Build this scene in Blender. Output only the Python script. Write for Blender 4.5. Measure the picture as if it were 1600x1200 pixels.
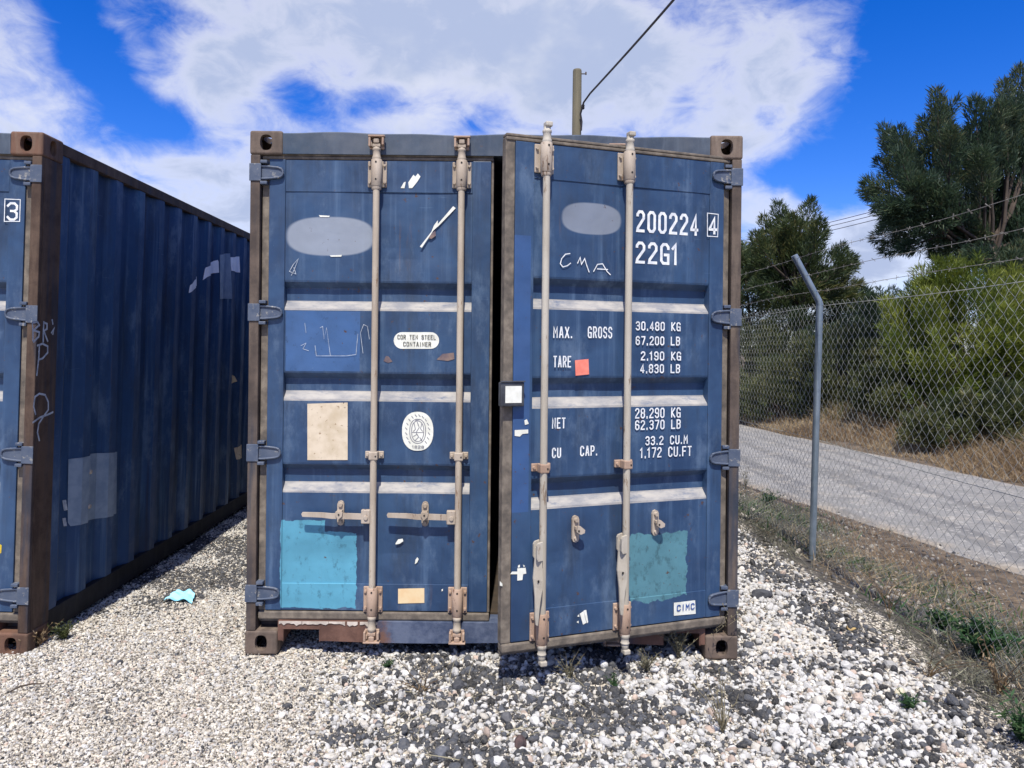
import bpy, bmesh, math, random
import numpy as np
from mathutils import Vector, Matrix
R = math.radians
random.seed(7); rng = np.random.default_rng(11)
S = bpy.context.scene
COL = S.collection
for o in list(bpy.data.objects): bpy.data.objects.remove(o)

# ------------------------------------------------------------------ camera, sky, sun, exposure
HC = 1.53                      # eye height
F, CU, CV = 1122.0, 763.0, 543.0   # focal length and principal point in photo pixels
cam = bpy.data.cameras.new('camera'); camo = bpy.data.objects.new('camera', cam); COL.objects.link(camo)
cam.sensor_width = 36; cam.lens = 36*F/1600
cam.shift_x = (800-CU)/1600; cam.shift_y = -(600-CV)/1600
cam.clip_end = 3000; cam.clip_start = .05
ROLL = 0.6
camo.location = (0, 0, HC); camo.rotation_euler = (R(90), R(-ROLL), 0)
S.camera = camo
SUN_EL, SUN_AZ = 60, 3.5         # degrees; azimuth to the left of straight behind the camera
sl = bpy.data.lights.new('sun', 'SUN'); sl.energy = 5.0; sl.angle = R(.55); sl.color = (1, .945, .85)
so = bpy.data.objects.new('sun', sl); COL.objects.link(so)
sd = Vector((-math.sin(R(SUN_AZ))*math.cos(R(SUN_EL)), -math.cos(R(SUN_AZ))*math.cos(R(SUN_EL)), math.sin(R(SUN_EL))))
so.rotation_euler = sd.to_track_quat('Z', 'Y').to_euler(); so.location = (-3, -8, 12)
S.view_settings.view_transform = 'Standard'
try: S.view_settings.look = 'None'
except Exception: pass
S.view_settings.exposure = 0.36; S.view_settings.gamma = 1; S.view_settings.use_curve_mapping = False

def lin(h):
    h = h.lstrip('#'); c = [int(h[i:i+2], 16)/255 for i in (0, 2, 4)]
    return tuple(x/12.92 if x <= .04045 else ((x+.055)/1.055)**2.4 for x in c)

class G:                       # a small node-graph helper
    def __init__(s, nt): s.nt = nt; s.N = nt.nodes; s.L = nt.links
    def n(s, t, **kw):
        x = s.N.new(t)
        for k, v in kw.items(): setattr(x, k, v)
        return x
    def put(s, sock, v):
        if isinstance(v, bpy.types.NodeSocket): s.L.new(v, sock)
        elif v is not None:
            if sock.type == 'RGBA' and len(v) == 3: v = (*v, 1)
            sock.default_value = v
    def math(s, op, a, b=None, c=None, clamp=False):
        x = s.n('ShaderNodeMath', operation=op, use_clamp=clamp); s.put(x.inputs[0], a)
        if b is not None: s.put(x.inputs[1], b)
        if c is not None: s.put(x.inputs[2], c)
        return x.outputs[0]
    def vm(s, op, a, b=None):
        x = s.n('ShaderNodeVectorMath', operation=op); s.put(x.inputs[0], a)
        if b is not None: s.put(x.inputs[1], b)
        return x.outputs['Value'] if op in ('LENGTH', 'DOT_PRODUCT', 'DISTANCE') else x.outputs[0]
    def noise(s, vec, scale, detail=4, rough=.55, out=0, dist=0):
        x = s.n('ShaderNodeTexNoise'); s.put(x.inputs['Vector'], vec)
        x.inputs['Scale'].default_value = scale; x.inputs['Detail'].default_value = detail
        x.inputs['Roughness'].default_value = rough; x.inputs['Distortion'].default_value = dist
        return x.outputs[out]
    def voro(s, vec, scale, feature='F1', out='Distance', rand=1):
        x = s.n('ShaderNodeTexVoronoi', feature=feature); s.put(x.inputs['Vector'], vec)
        x.inputs['Scale'].default_value = scale; x.inputs['Randomness'].default_value = rand
        return x.outputs[out]
    def step(s, v, a, b, lo=0., hi=1., smooth=True):
        x = s.n('ShaderNodeMapRange', interpolation_type='SMOOTHSTEP' if smooth else 'LINEAR')
        s.put(x.inputs[0], v)
        for i, q in zip((1, 2, 3, 4), (a, b, lo, hi)): s.put(x.inputs[i], q)
        return x.outputs[0]
    def mix(s, f, a, b, mode='MIX'):
        x = s.n('ShaderNodeMix', data_type='RGBA', blend_type=mode); s.put(x.inputs[0], f)
        s.put(x.inputs[6], a); s.put(x.inputs[7], b); return x.outputs[2]
    def scale(s, vec, sc):
        x = s.n('ShaderNodeMapping'); s.put(x.inputs[0], vec); x.inputs['Scale'].default_value = sc; return x.outputs[0]
    def ramp(s, f, stops):
        x = s.n('ShaderNodeValToRGB'); s.put(x.inputs[0], f); e = x.color_ramp.elements
        e[0].position, e[0].color = stops[0][0], (*stops[0][1], 1)
        e[1].position, e[1].color = stops[1][0], (*stops[1][1], 1)
        for p, c in stops[2:]:
            q = e.new(p); q.color = (*c, 1)
        return x.outputs[0]
    def bump(s, h, strength, dist=.01, nrm=None):
        x = s.n('ShaderNodeBump'); x.inputs['Strength'].default_value = strength; x.inputs['Distance'].default_value = dist
        s.put(x.inputs['Height'], h)
        if nrm is not None: s.put(x.inputs['Normal'], nrm)
        return x.outputs[0]

# sky: Nishita plus procedural clouds placed by azimuth and elevation
W = bpy.data.worlds.new('World'); S.world = W; W.use_nodes = True
g = G(W.node_tree); g.N.clear()
sky = g.n('ShaderNodeTexSky', sky_type='NISHITA'); sky.sun_disc = False
sky.sun_elevation = R(SUN_EL); sky.sun_rotation = R(180+SUN_AZ); sky.altitude = 200; sky.air_density = 1.0; sky.dust_density = .3; sky.ozone_density = 3.0
hs = g.n('ShaderNodeHueSaturation'); g.put(hs.inputs['Color'], sky.outputs[0]); hs.inputs['Saturation'].default_value = 1.45; hs.inputs['Value'].default_value = .95; hs.inputs['Hue'].default_value = .508
SKYC = g.mix(1., hs.outputs[0], (.95, 1.0, 1.5), 'MULTIPLY')
tc = g.n('ShaderNodeTexCoord'); D = g.vm('NORMALIZE', tc.outputs['Generated'])
sp = g.n('ShaderNodeSeparateXYZ'); g.put(sp.inputs[0], D)
az = g.math('ARCTAN2', sp.outputs[0], sp.outputs[1]); el = g.math('ARCSINE', sp.outputs[2])
ae = g.n('ShaderNodeCombineXYZ'); g.put(ae.inputs[0], az); g.put(ae.inputs[1], el); AE = ae.outputs[0]
def blob(u, v, su, sv, rot, wgt):      # cloud (or blue gap) centre given as photo pixel, sizes in degrees
    a = (u-CU)/F; b = (CV-v)/F
    ca = math.atan2(a, 1); ce = math.atan2(b, math.hypot(a, 1))
    m = g.n('ShaderNodeMapping', vector_type='TEXTURE'); g.put(m.inputs[0], AE)
    m.inputs['Location'].default_value = (ca, ce, 0); m.inputs['Rotation'].default_value = (0, 0, R(rot)); m.inputs['Scale'].default_value = (R(su), R(sv), 1)
    l = g.vm('LENGTH', m.outputs[0])
    return g.step(l, 0., 1., wgt, 0.)
BL = [(60, 240, 15, 7, -38, .36), (340, 300, 12, 5.5, -30, .36), (20, 90, 6, 4, -30, .22), (330, 60, 11, 9, 0, .30), (560, 50, 12, 8, 0, .24), (760, 70, 16, 9, 0, .40), (900, 130, 13, 8, -10, .34), (1150, 130, 12, 7, -24, .26), (1250, 90, 6, 5, -20, .14),
      (1000, 80, 8, 6, 0, .14), (330, 130, 8, 5, -20, .18), (1200, 330, 4.5, 3.2, 0, .40), (1370, 400, 7, 4.0, 10, .42), (1595, 150, 3, 3, 0, .34), (600, 200, 10, 3, 0, .10),
      (1085, 15, 4.5, 2.0, 0, -.22), (470, 150, 4.5, 2.4, -20, -.32), (590, 165, 4.5, 2.2, 10, -.32), (240, 45, 4, 3.5, -20, -.26), (165, 130, 3.0, 8, 30, -.50), (260, 195, 4.5, 2.2, -30, -.36), (95, 0, 3, 4, 0, -.22), (1480, 80, 12, 9, -10, -.60), (1290, 270, 8, 3.6, 0, -.50), (760, 190, 5, 1.6, 0, -.20), (1060, 150, 1.8, 1.5, 0, -.18), (1200, 170, 2, 1.4, 20, -.16)]
bias = None
for b in BL:
    q = blob(*b); bias = q if bias is None else g.math('ADD', bias, q)
stv = g.scale(D, (1, 1, 1.5))
n1 = g.noise(stv, 5.5, 9, .56, dist=.3); n2 = g.noise(stv, 2.1, 4, .5)
n3 = g.noise(g.scale(D, (1, 1, 1.8)), 15, 8, .62, dist=.6)
dens = g.math('ADD', g.math('ADD', g.math('ADD', g.math('MULTIPLY', n1, 1.25), g.math('MULTIPLY', n2, .3)), g.math('MULTIPLY', n3, .72)), g.math('ADD', g.math('MULTIPLY', bias, .92), -.375))
cov = g.step(dens, .52, 1.24)
thick = g.step(dens, .88, 1.24)
shade = g.math('MULTIPLY', thick, g.step(g.noise(stv, 4.0, 5, .58), .20, .48))
ccol = g.mix(shade, (7.6, 7.65, 7.85), (3.7, 4.35, 6.1))
cov2 = g.math('MULTIPLY', cov, g.step(el, -.02, .03, 0., .97))
final = g.mix(cov2, SKYC, ccol)
bg = g.n('ShaderNodeBackground'); g.put(bg.inputs[0], final); bg.inputs[1].default_value = .1
wo = g.n('ShaderNodeOutputWorld'); g.L.new(bg.outputs[0], wo.inputs[0])

# ------------------------------------------------------------------ helpers
def unroll(u, v):
    a, b = u-CU, v-CV; c, s_ = math.cos(R(ROLL)), math.sin(R(ROLL))
    return (a*c+b*s_)/F, (-a*s_+b*c)/F       # X/Y and -(Z-HC)/Y
def at(u, v, Y):
    a, b = unroll(u, v); return Vector((a*Y, Y, HC-b*Y))

def newobj(name, mesh, parent=None):
    o = bpy.data.objects.new(name, mesh); COL.objects.link(o)
    if parent is not None: o.parent = parent
    return o
def tag(o, label=None, cat=None, group=None, kind=None):
    for k, v in (('label', label), ('category', cat), ('group', group), ('kind', kind)):
        if v: o[k] = v
    return o
def empty(name, loc=(0, 0, 0), rot=(0, 0, 0)):
    o = bpy.data.objects.new(name, None); COL.objects.link(o); o.location = loc; o.rotation_euler = rot; o.empty_display_size = .2
    return o

class MB:                      # collects simple solids into one mesh
    def __init__(s): s.v = []; s.f = []; s.m = []; s.sm = []
    def add(s, vs, fs, mi=0, smooth=False):
        k = len(s.v); s.v += [tuple(p) for p in vs]
        for f in fs: s.f.append([k+i for i in f]); s.m.append(mi); s.sm.append(smooth)
    def box(s, x0, x1, y0, y1, z0, z1, mi=0, ch=0):
        x0, x1 = min(x0, x1), max(x0, x1); y0, y1 = min(y0, y1), max(y0, y1); z0, z1 = min(z0, z1), max(z0, z1)
        if ch <= 0:
            vs = [(x, y, z) for x in (x0, x1) for y in (y0, y1) for z in (z0, z1)]
            s.add(vs, [(0, 1, 3, 2), (4, 6, 7, 5), (0, 4, 5, 1), (2, 3, 7, 6), (0, 2, 6, 4), (1, 5, 7, 3)], mi); return
        bm = bmesh.new(); bmesh.ops.create_cube(bm, size=1)
        for p in bm.verts: p.co = ((x0+x1)/2+p.co.x*(x1-x0), (y0+y1)/2+p.co.y*(y1-y0), (z0+z1)/2+p.co.z*(z1-z0))
        bmesh.ops.bevel(bm, geom=bm.edges[:], offset=ch, segments=2, affect='EDGES', profile=.5)
        bm.verts.index_update(); s.add([p.co[:] for p in bm.verts], [[p.index for p in f.verts] for f in bm.faces], mi); bm.free()
    def tube(s, p, q, r0, r1=None, n=12, mi=0, cap=True):
        r1 = r0 if r1 is None else r1; p, q = Vector(p), Vector(q); d = (q-p).normalized()
        a = d.orthogonal().normalized(); b = d.cross(a)
        vs = [p+(a*math.cos(t)+b*math.sin(t))*r0 for t in [2*math.pi*i/n for i in range(n)]]
        vs += [q+(a*math.cos(t)+b*math.sin(t))*r1 for t in [2*math.pi*i/n for i in range(n)]]
        s.add(vs, [(i, (i+1) % n, n+(i+1) % n, n+i) for i in range(n)], mi, True)
        if cap: s.add(vs, [list(range(n))[::-1], list(range(n, 2*n))], mi)
    def path(s, pts, rad, n=8, mi=0):
        if not hasattr(rad, '__len__'): rad = [rad]*len(pts)
        for i in range(len(pts)-1): s.tube(pts[i], pts[i+1], rad[i], rad[i+1], n, mi, cap=True)
    def lathe(s, c, prof, n=14, mi=0):     # prof: (radius, z) about a vertical axis at c=(x, y)
        vs = [(c[0]+r*math.cos(2*math.pi*i/n), c[1]+r*math.sin(2*math.pi*i/n), z) for r, z in prof for i in range(n)]
        fs = [(k*n+i, k*n+(i+1) % n, (k+1)*n+(i+1) % n, (k+1)*n+i) for k in range(len(prof)-1) for i in range(n)]
        s.add(vs, fs, mi, True); s.add(vs, [list(range(n))[::-1], [len(vs)-n+i for i in range(n)]], mi)
    def prism(s, poly, y0, y1, mi=0):      # polygon in (x, z) pushed along y
        n = len(poly); vs = [(x, y0, z) for x, z in poly]+[(x, y1, z) for x, z in poly]
        s.add(vs, [list(range(n)), list(range(n, 2*n))[::-1]]+[(i, n+i, n+(i+1) % n, (i+1) % n) for i in range(n)], mi)
    def build(s, name, mats, parent=None, fix=True):
        me = bpy.data.meshes.new(name); me.from_pydata(s.v, [], s.f)
        for m in (mats if isinstance(mats, (list, tuple)) else [mats]): me.materials.append(m)
        me.polygons.foreach_set('material_index', s.m); me.polygons.foreach_set('use_smooth', s.sm)
        if fix:
            bm = bmesh.new(); bm.from_mesh(me); bmesh.ops.recalc_face_normals(bm, faces=bm.faces[:]); bm.to_mesh(me); bm.free()
        return newobj(name, me, parent)

def np_mesh(name, V, Fq, mat, parent=None, tint=None, smooth=False):
    me = bpy.data.meshes.new(name); V = np.asarray(V, np.float32); Fq = np.asarray(Fq, np.int32); k = Fq.shape[1]
    me.vertices.add(len(V)); me.vertices.foreach_set('co', V.ravel())
    me.loops.add(Fq.size); me.loops.foreach_set('vertex_index', Fq.ravel())
    me.polygons.add(len(Fq)); me.polygons.foreach_set('loop_start', np.arange(0, Fq.size, k, dtype=np.int32))
    me.polygons.foreach_set('loop_total', np.full(len(Fq), k, np.int32))
    if smooth: me.polygons.foreach_set('use_smooth', np.ones(len(Fq), bool))
    if tint is not None:
        a = me.attributes.new('tint', 'FLOAT', 'POINT'); a.data.foreach_set('value', np.asarray(tint, np.float32))
    me.materials.append(mat); me.update(); me.validate()
    return newobj(name, me, parent)

# ------------------------------------------------------------------ materials
def mat(name, fn):
    m = bpy.data.materials.new(name); m.use_nodes = True; q = G(m.node_tree); q.N.clear()
    b = q.n('ShaderNodeBsdfPrincipled'); o = q.n('ShaderNodeOutputMaterial'); q.L.new(b.outputs[0], o.inputs[0])
    q.b = b; q.o = o
    t = q.n('ShaderNodeTexCoord'); q.obj = t.outputs['Object']; q.geo = q.n('ShaderNodeNewGeometry'); q.pos = q.geo.outputs['Position']
    def setp(**k):
        for kk, v in k.items(): q.put(b.inputs[{'col': 'Base Color', 'rough': 'Roughness', 'metal': 'Metallic', 'nrm': 'Normal', 'spec': 'Specular IOR Level'}[kk]], v)
    q.set = setp; fn(q); return m
def simple(name, c, rough=.6, c2=None, sc=12, bump=.15, metal=0):
    c2 = c2 or tuple(x*.6 for x in c)
    def f(q):
        n = q.noise(q.obj, sc, 6, .6)
        q.set(col=q.mix(q.step(n, .35, .65), c, c2), rough=rough, metal=metal, nrm=q.bump(q.noise(q.obj, sc*6, 4), bump, .003))
    return mat(name, f)

RUST1, RUST2 = lin('5a4238'), lin('3c2c26')
def paint(name, c1, c2, chalk, patches=(), ovals=(), rusty=.70, streak=.4, rough=.42, extra=None, dent=.42):
    def f(q):
        base = q.mix(q.step(q.noise(q.obj, 2.2, 5, .6), .33, .68), c1, c2)
        st = q.step(q.noise(q.scale(q.obj, (22, 22, .7)), 1, 5, .6), .50, .78)
        fade = q.step(q.noise(q.obj, 1.1, 3), .35, .65)
        base = q.mix(q.math('MULTIPLY', st, q.math('MULTIPLY', q.math('ADD', fade, .25), streak)), base, chalk)
        st2 = q.step(q.noise(q.scale(q.obj, (60, 60, 1.6)), 1, 4, .6), .58, .74)
        base = q.mix(q.math('MULTIPLY', st2, .22), base, tuple(x*.45 for x in c1))
        scuff = q.math('MULTIPLY', q.step(q.noise(q.scale(q.obj, (1.6, 1.6, .8)), 2.6, 7, .72), .50, .70), .5)
        base = q.mix(scuff, base, tuple(.75*x+.25*y for x, y in zip(chalk, (.14, .15, .16))))
        grime = q.math('MULTIPLY', q.step(q.noise(q.scale(q.obj, (2.2, 2.2, .5)), 2.0, 6, .7), .48, .68), .6)
        base = q.mix(grime, base, (.020, .032, .055))
        for ang in (35, -62, 8):
            mp_ = q.n('ShaderNodeMapping'); q.put(mp_.inputs[0], q.obj); mp_.inputs['Rotation'].default_value = (0, R(ang), 0); mp_.inputs['Scale'].default_value = (4, 4, 110)
            scr = q.math('MULTIPLY', q.step(q.noise(mp_.outputs[0], 1, 3, .6), .69, .73), q.step(q.noise(q.obj, 2.9+ang*.01, 3), .52, .62))
            base = q.mix(q.math('MULTIPLY', scr, .4), base, chalk)
        sx = q.n('ShaderNodeSeparateXYZ'); q.put(sx.inputs[0], q.obj); X, Z = sx.outputs[0], sx.outputs[2]
        for (x0, x1, z0, z1, col, wear, rag) in patches:
            nx = q.math('MULTIPLY', q.math('SUBTRACT', q.noise(q.obj, 14, 4, .6), .5), rag); nz = q.math('MULTIPLY', q.math('SUBTRACT', q.noise(q.obj, 9, 4, .6, dist=.5), .5), rag*1.6)
            xx, zz = q.math('ADD', X, nx), q.math('ADD', Z, nz)
            d = q.math('MINIMUM', q.math('MINIMUM', q.math('SUBTRACT', xx, x0), q.math('SUBTRACT', x1, xx)), q.math('MINIMUM', q.math('SUBTRACT', zz, z0), q.math('SUBTRACT', z1, zz)))
            m = q.step(d, 0, .003)
            w = q.step(q.noise(q.scale(q.obj, (1, 1, .7)), 26, 7, .72), .40+.22*(1-wear), .52+.24*(1-wear))
            pc = q.mix(q.step(q.noise(q.obj, 5, 4), .35, .7), col, tuple(x*.8 for x in col))
            pc = q.mix(q.math('MULTIPLY', w, .62), pc, tuple(x*.36 for x in col))
            base = q.mix(m, base, pc)
        for (cx, cz, rx, rz, col, op) in ovals:
            a = q.math('POWER', q.math('ABSOLUTE', q.math('DIVIDE', q.math('SUBTRACT', X, cx), rx)), 2.6)
            b = q.math('POWER', q.math('ABSOLUTE', q.math('DIVIDE', q.math('SUBTRACT', Z, cz), rz)), 2.6)
            m = q.step(q.math('ADD', a, b), .86, 1.12, op, 0.)
            base = q.mix(m, base, q.mix(q.step(q.noise(q.obj, 4, 3), .3, .7), col, tuple(x*.88 for x in col)))
        run = q.math('MULTIPLY', q.step(q.noise(q.scale(q.obj, (26, 26, .9)), 1, 6, .7), .61, .74), q.step(q.noise(q.obj, 1.7, 3), .45, .62))
        base = q.mix(q.math('MULTIPLY', run, .55), base, lin('5d4c44'))
        chip = q.step(q.math('ADD', q.noise(q.obj, 34, 8, .68), q.math('MULTIPLY', q.noise(q.obj, 3.1, 3), .35)), rusty+.13, rusty+.17)
        base = q.mix(chip, base, q.mix(q.noise(q.obj, 60, 3), RUST1, RUST2))
        fleck = q.step(q.noise(q.obj, 90, 5, .6), .735, .75)
        base = q.mix(q.math('MULTIPLY', fleck, .7), base, chalk)
        if extra: base = extra(q, base, X, Z)
        h = q.math('ADD', q.math('MULTIPLY', q.noise(q.obj, 3.2, 3), 1.6), q.math('MULTIPLY', q.noise(q.obj, 120, 3), .03))
        q.set(col=base, rough=q.step(q.noise(q.obj, 8, 5), .3, .7, rough, rough+.2), spec=.4, nrm=q.bump(h, dent, .02))
    return mat(name, f)
C_BLUE1, C_BLUE2, C_CHALK = (.030, .070, .148), (.016, .040, .096), (.13, .21, .33)
M = {}
M['paint'] = paint('blue_container_paint', C_BLUE1, C_BLUE2, C_CHALK)
def side_extra(q, base, X, Z):
    r = q.step(q.noise(q.scale(q.obj, (9, 9, .35)), 1, 5, .6), .56, .74)
    base = q.mix(q.math('MULTIPLY', r, .6), base, lin('2a2228'))
    t = q.step(q.noise(q.scale(q.obj, (5, 5, .5)), 1.3, 4, .55), .56, .75)
    return q.mix(q.math('MULTIPLY', t, .45), base, lin('1d5578'))
M['side'] = paint('navy_side_paint', (.019, .060, .150), (.012, .043, .112), (.16, .25, .36), rusty=.74, streak=.75, extra=side_extra, dent=.15, rough=.55)
def head_extra(q, base, X, Z):
    return q.mix(q.math('MULTIPLY', q.step(q.noise(q.obj, 2.4, 5, .6), .36, .66), .85), base, lin('555a62'))
M['header'] = paint('grey_blue_header_paint', (.042, .066, .100), (.030, .048, .078), (.15, .19, .24), streak=.6, extra=head_extra)
def rustmat(name, a, b, c, blue=0.):
    def f(q):
        n = q.noise(q.obj, 7, 8, .65); n2 = q.noise(q.scale(q.obj, (14, 14, 2)), 1, 6, .65)
        base = q.mix(q.step(n, .35, .65), a, b); base = q.mix(q.math('MULTIPLY', q.step(n2, .45, .75), .8), base, c)
        if blue: base = q.mix(q.math('MULTIPLY', q.step(q.noise(q.scale(q.obj, (11, 11, .8)), 1, 6, .6), .5, .68), blue), base, (.02, .035, .06))
        q.set(col=base, rough=.78, spec=.25, nrm=q.bump(q.noise(q.obj, 70, 6, .7), .45, .004))
    return mat(name, f)
M['rust'] = rustmat('rusted_brown_steel', lin('6b5d53'), lin('544a43'), lin('887a6d'), .0)
M['rust_dark'] = rustmat('dark_rusted_steel', lin('54443a'), lin('3c2f29'), lin('665548'), .6)
M['post'] = rustmat('dark_blue_rusted_post', lin('5d5149'), lin('443c38'), lin('75685c'), .75)
M['rust_red'] = rustmat('red_rusted_steel', lin('6a4e40'), lin('523f35'), lin('79685a'))
M['black_rail'] = rustmat('blackened_rail_steel', lin('20222a'), lin('17181d'), lin('30302f'))
def sillf(q):
    sx = q.n('ShaderNodeSeparateXYZ'); q.put(sx.inputs[0], q.obj)
    n = q.noise(q.obj, 9, 7, .65)
    rust = q.mix(q.step(n, .35, .65), lin('6d5146'), lin('553e36')); blue = q.mix(q.step(q.noise(q.obj, 6, 7, .7), .38, .62), lin('39445c'), lin('5b6478'))
    m = q.step(q.math('ADD', sx.outputs[0], q.math('MULTIPLY', q.math('SUBTRACT', n, .5), .35)), -.60, -.50)
    m = q.math('MULTIPLY', m, q.step(sx.outputs[0], .75, .6))
    q.set(col=q.mix(m, rust, blue), rough=.75, spec=.25, nrm=q.bump(q.noise(q.obj, 40, 6, .7), .4, .005))
M['sill'] = mat('half_rusted_sill_paint', sillf)
def gasf(q):
    n = q.noise(q.scale(q.obj, (3, 3, 3)), 5, 7, .65)
    q.set(col=q.ramp(n, [(.3, lin('4a4642')), (.7, lin('877d70')), (.5, lin('696158'))]), rough=.8, spec=.2, nrm=q.bump(n, .2, .004))
M['gasket'] = mat('weathered_rubber', gasf)
def rodf(c1, c2, c3):
    def f(q):
        n = q.noise(q.scale(q.obj, (10, 10, 2.2)), 1, 7, .65); base = q.mix(q.step(n, .35, .68), c1, c2)
        base = q.mix(q.step(q.noise(q.scale(q.obj, (30, 30, 8)), 1, 7, .7), .58, .66), base, c3)
        q.set(col=base, rough=.62, spec=.3, nrm=q.bump(q.noise(q.obj, 60, 5), .2, .003))
    return f
M['rod_beige'] = mat('dusty_beige_rod', rodf(lin('b3a898'), lin('9c8f80'), lin('7e6450')))
M['rod_grey'] = mat('dusty_grey_rod', rodf(lin('b2aca0'), lin('a0988a'), lin('7e6e5e')))
M['fit_rust'] = mat('rusty_beige_fitting', rodf(lin('a99280'), lin('947b69'), lin('6e5546')))
M['fit'] = mat('dusty_beige_fitting', rodf(lin('aea294'), lin('968878'), lin('6c5646')))
def dustf(q):
    n = q.noise(q.scale(q.obj, (3, 3, 9)), 3, 7, .65)
    c = q.mix(q.step(n, .3, .7), lin('a5a19b'), lin('7f8084')); c = q.mix(q.step(q.noise(q.scale(q.obj, (5, 9, 16)), 2, 6, .7), .54, .74), c, lin('626b7c'))
    q.set(col=c, rough=.9, spec=.1, nrm=q.bump(q.noise(q.obj, 90, 4), .2, .002))
M['dust'] = mat('chalky_dust_on_ledge', dustf)
def hingef(q):
    n = q.noise(q.obj, 16, 6, .6); c = q.mix(q.step(n, .35, .65), lin('3e4a5e'), lin('4f5868'))
    c = q.mix(q.step(q.noise(q.obj, 30, 6, .7), .56, .66), c, lin('8b8984')); q.set(col=c, rough=.55, nrm=q.bump(q.noise(q.obj, 60, 4), .2, .003))
M['hinge'] = mat('worn_hinge_paint', hingef)
M['hole'] = simple('dark_bolt_hole', (.012, .011, .011), .9)
M['white'] = simple('white_lettering_paint', lin('e4e6e6'), .6, lin('c8ccd0'), 30, .05)
M['chalkline'] = simple('faded_white_chalk', lin('b6bdc6'), .8, lin('8d96a3'), 40, .05)
M['sticker_white'] = simple('white_sticker', lin('e2e3da'), .5, lin('d0d0c4'), 15, .05)
M['sticker_ink'] = simple('grey_sticker_ink', lin('84848a'), .6, lin('6f6f76'), 30, .05)
M['ink_dark'] = simple('dark_sticker_ink', lin('54544c'), .6, lin('3c3c38'), 30, .05)
M['ink_blue'] = simple('blue_sticker_ink', lin('35589a'), .6, lin('2f4c86'), 30, .05)
M['red'] = simple('salmon_red_paint', lin('ea8876'), .6, lin('dc7866'), 20, .05)
M['yellow'] = simple('yellow_sticker', lin('d8c030'), .6, lin('c0a826'), 20, .05)
def beigef(q):
    c = q.mix(q.step(q.noise(q.obj, 12, 5), .35, .7), lin('cdbfa9'), lin('b9a98f'))
    c = q.mix(q.step(q.noise(q.obj, 34, 6, .7), .60, .66), c, lin('8a7458')); c = q.mix(q.step(q.noise(q.scale(q.obj, (1.6, 1, 1)), 21, 3), .68, .71), c, lin('40362c'))
    q.set(col=c, rough=.75)
M['beige'] = mat('stained_beige_plate', beigef)
M['cream'] = simple('yellowed_cream_label', lin('dcc79f'), .7, lin('d9b98c'), 9, .05)
M['peel'] = simple('peeling_cream_paint', lin('c9beb2'), .7, lin('a99f94'), 20, .2)
M['brownspot'] = simple('brown_rust_patch', lin('7d6a62'), .8, lin('5c5058'), 18, .1)
M['greysheet'] = simple('grey_repair_paint', lin('8797a8'), .55, lin('74869a'), 14, .15)
M['swoosh'] = simple('white_stripe_paint', lin('eef0f4'), .55, lin('e0e4ea'), 14, .05)
M['inside'] = simple('dark_plywood_interior', (.05, .035, .022), .8, (.03, .022, .016), 6)
M['galv'] = simple('galvanised_steel', lin('8b97a0'), .42, lin('74828c'), 6, .08, .55)
M['wire'] = simple('galvanised_wire', lin('b9bab0'), .6, lin('9a9b92'), 20, .05, 0)
M['box'] = simple('aluminium_lockbox', lin('55585e'), .4, lin('3c3e44'), 14, .1, .4)
M['paper'] = simple('pale_blue_tissue', lin('9fdcf0'), .8, lin('8acce6'), 10, .1)
def woodf(q):
    n = q.noise(q.scale(q.obj, (9, 9, .6)), 1, 7, .65); c = q.mix(q.step(n, .3, .7), lin('7a735e'), lin('5a5546'))
    q.set(col=c, rough=.9, nrm=q.bump(n, .5, .02))
M['wood'] = mat('weathered_pole_wood', woodf)
M['barb'] = simple('dull_barbed_wire', lin('8a8780'), .6, lin('6e6a64'), 20, .05)
M['cable'] = simple('black_cable', (.02, .019, .022), .6, (.03, .022, .025), 20)
def barkf(q):
    n = q.noise(q.scale(q.obj, (6, 6, 1.2)), 2, 7, .65); q.set(col=q.mix(q.step(n, .3, .7), (.075, .055, .042), (.035, .027, .022)), rough=.95, nrm=q.bump(n, .6, .02))
M['bark'] = mat('tree_bark', barkf)
def leafm(name, c1, c2, c3, trans=.25):
    def f(q):
        a = q.n('ShaderNodeAttribute', attribute_name='tint'); t = a.outputs['Fac']
        c = q.ramp(t, [(0., c1), (1., c3), (.5, c2)])
        q.set(col=c, rough=.55, spec=.3)
        tr = q.n('ShaderNodeBsdfTranslucent'); q.put(tr.inputs[0], q.mix(.5, c, tuple(min(1, x*2.2) for x in c2)))
        ms = q.n('ShaderNodeMixShader'); ms.inputs[0].default_value = trans
        q.L.new(q.b.outputs[0], ms.inputs[1]); q.L.new(tr.outputs[0], ms.inputs[2]); q.L.new(ms.outputs[0], q.o.inputs[0])
    return mat(name, f)
M['leaf_dark'] = leafm('dark_feathery_foliage', (.026, .050, .034), (.046, .076, .040), (.12, .105, .045))
M['leaf_mid'] = leafm('olive_tree_foliage', (.030, .052, .026), (.058, .082, .030), (.14, .115, .038))
M['leaf_bright'] = leafm('bright_yellow_green_foliage', (.058, .092, .014), (.120, .150, .021), (.22, .24, .04))
M['leaf_shrub'] = leafm('dull_shrub_foliage', (.036, .050, .020), (.072, .088, .030), (.15, .14, .06))
M['leaf_weed'] = leafm('green_weed_leaf', (.018, .055, .020), (.035, .085, .030), (.09, .12, .045))
M['straw'] = leafm('dry_straw', (.13, .088, .050), (.26, .185, .105), (.42, .34, .22))
M['straw_pale'] = leafm('pale_dry_stem', (.22, .19, .12), (.36, .33, .22), (.5, .47, .34))
M['greyweed'] = leafm('grey_green_dry_weed', (.065, .065, .05), (.13, .128, .092), (.24, .235, .16))
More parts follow.
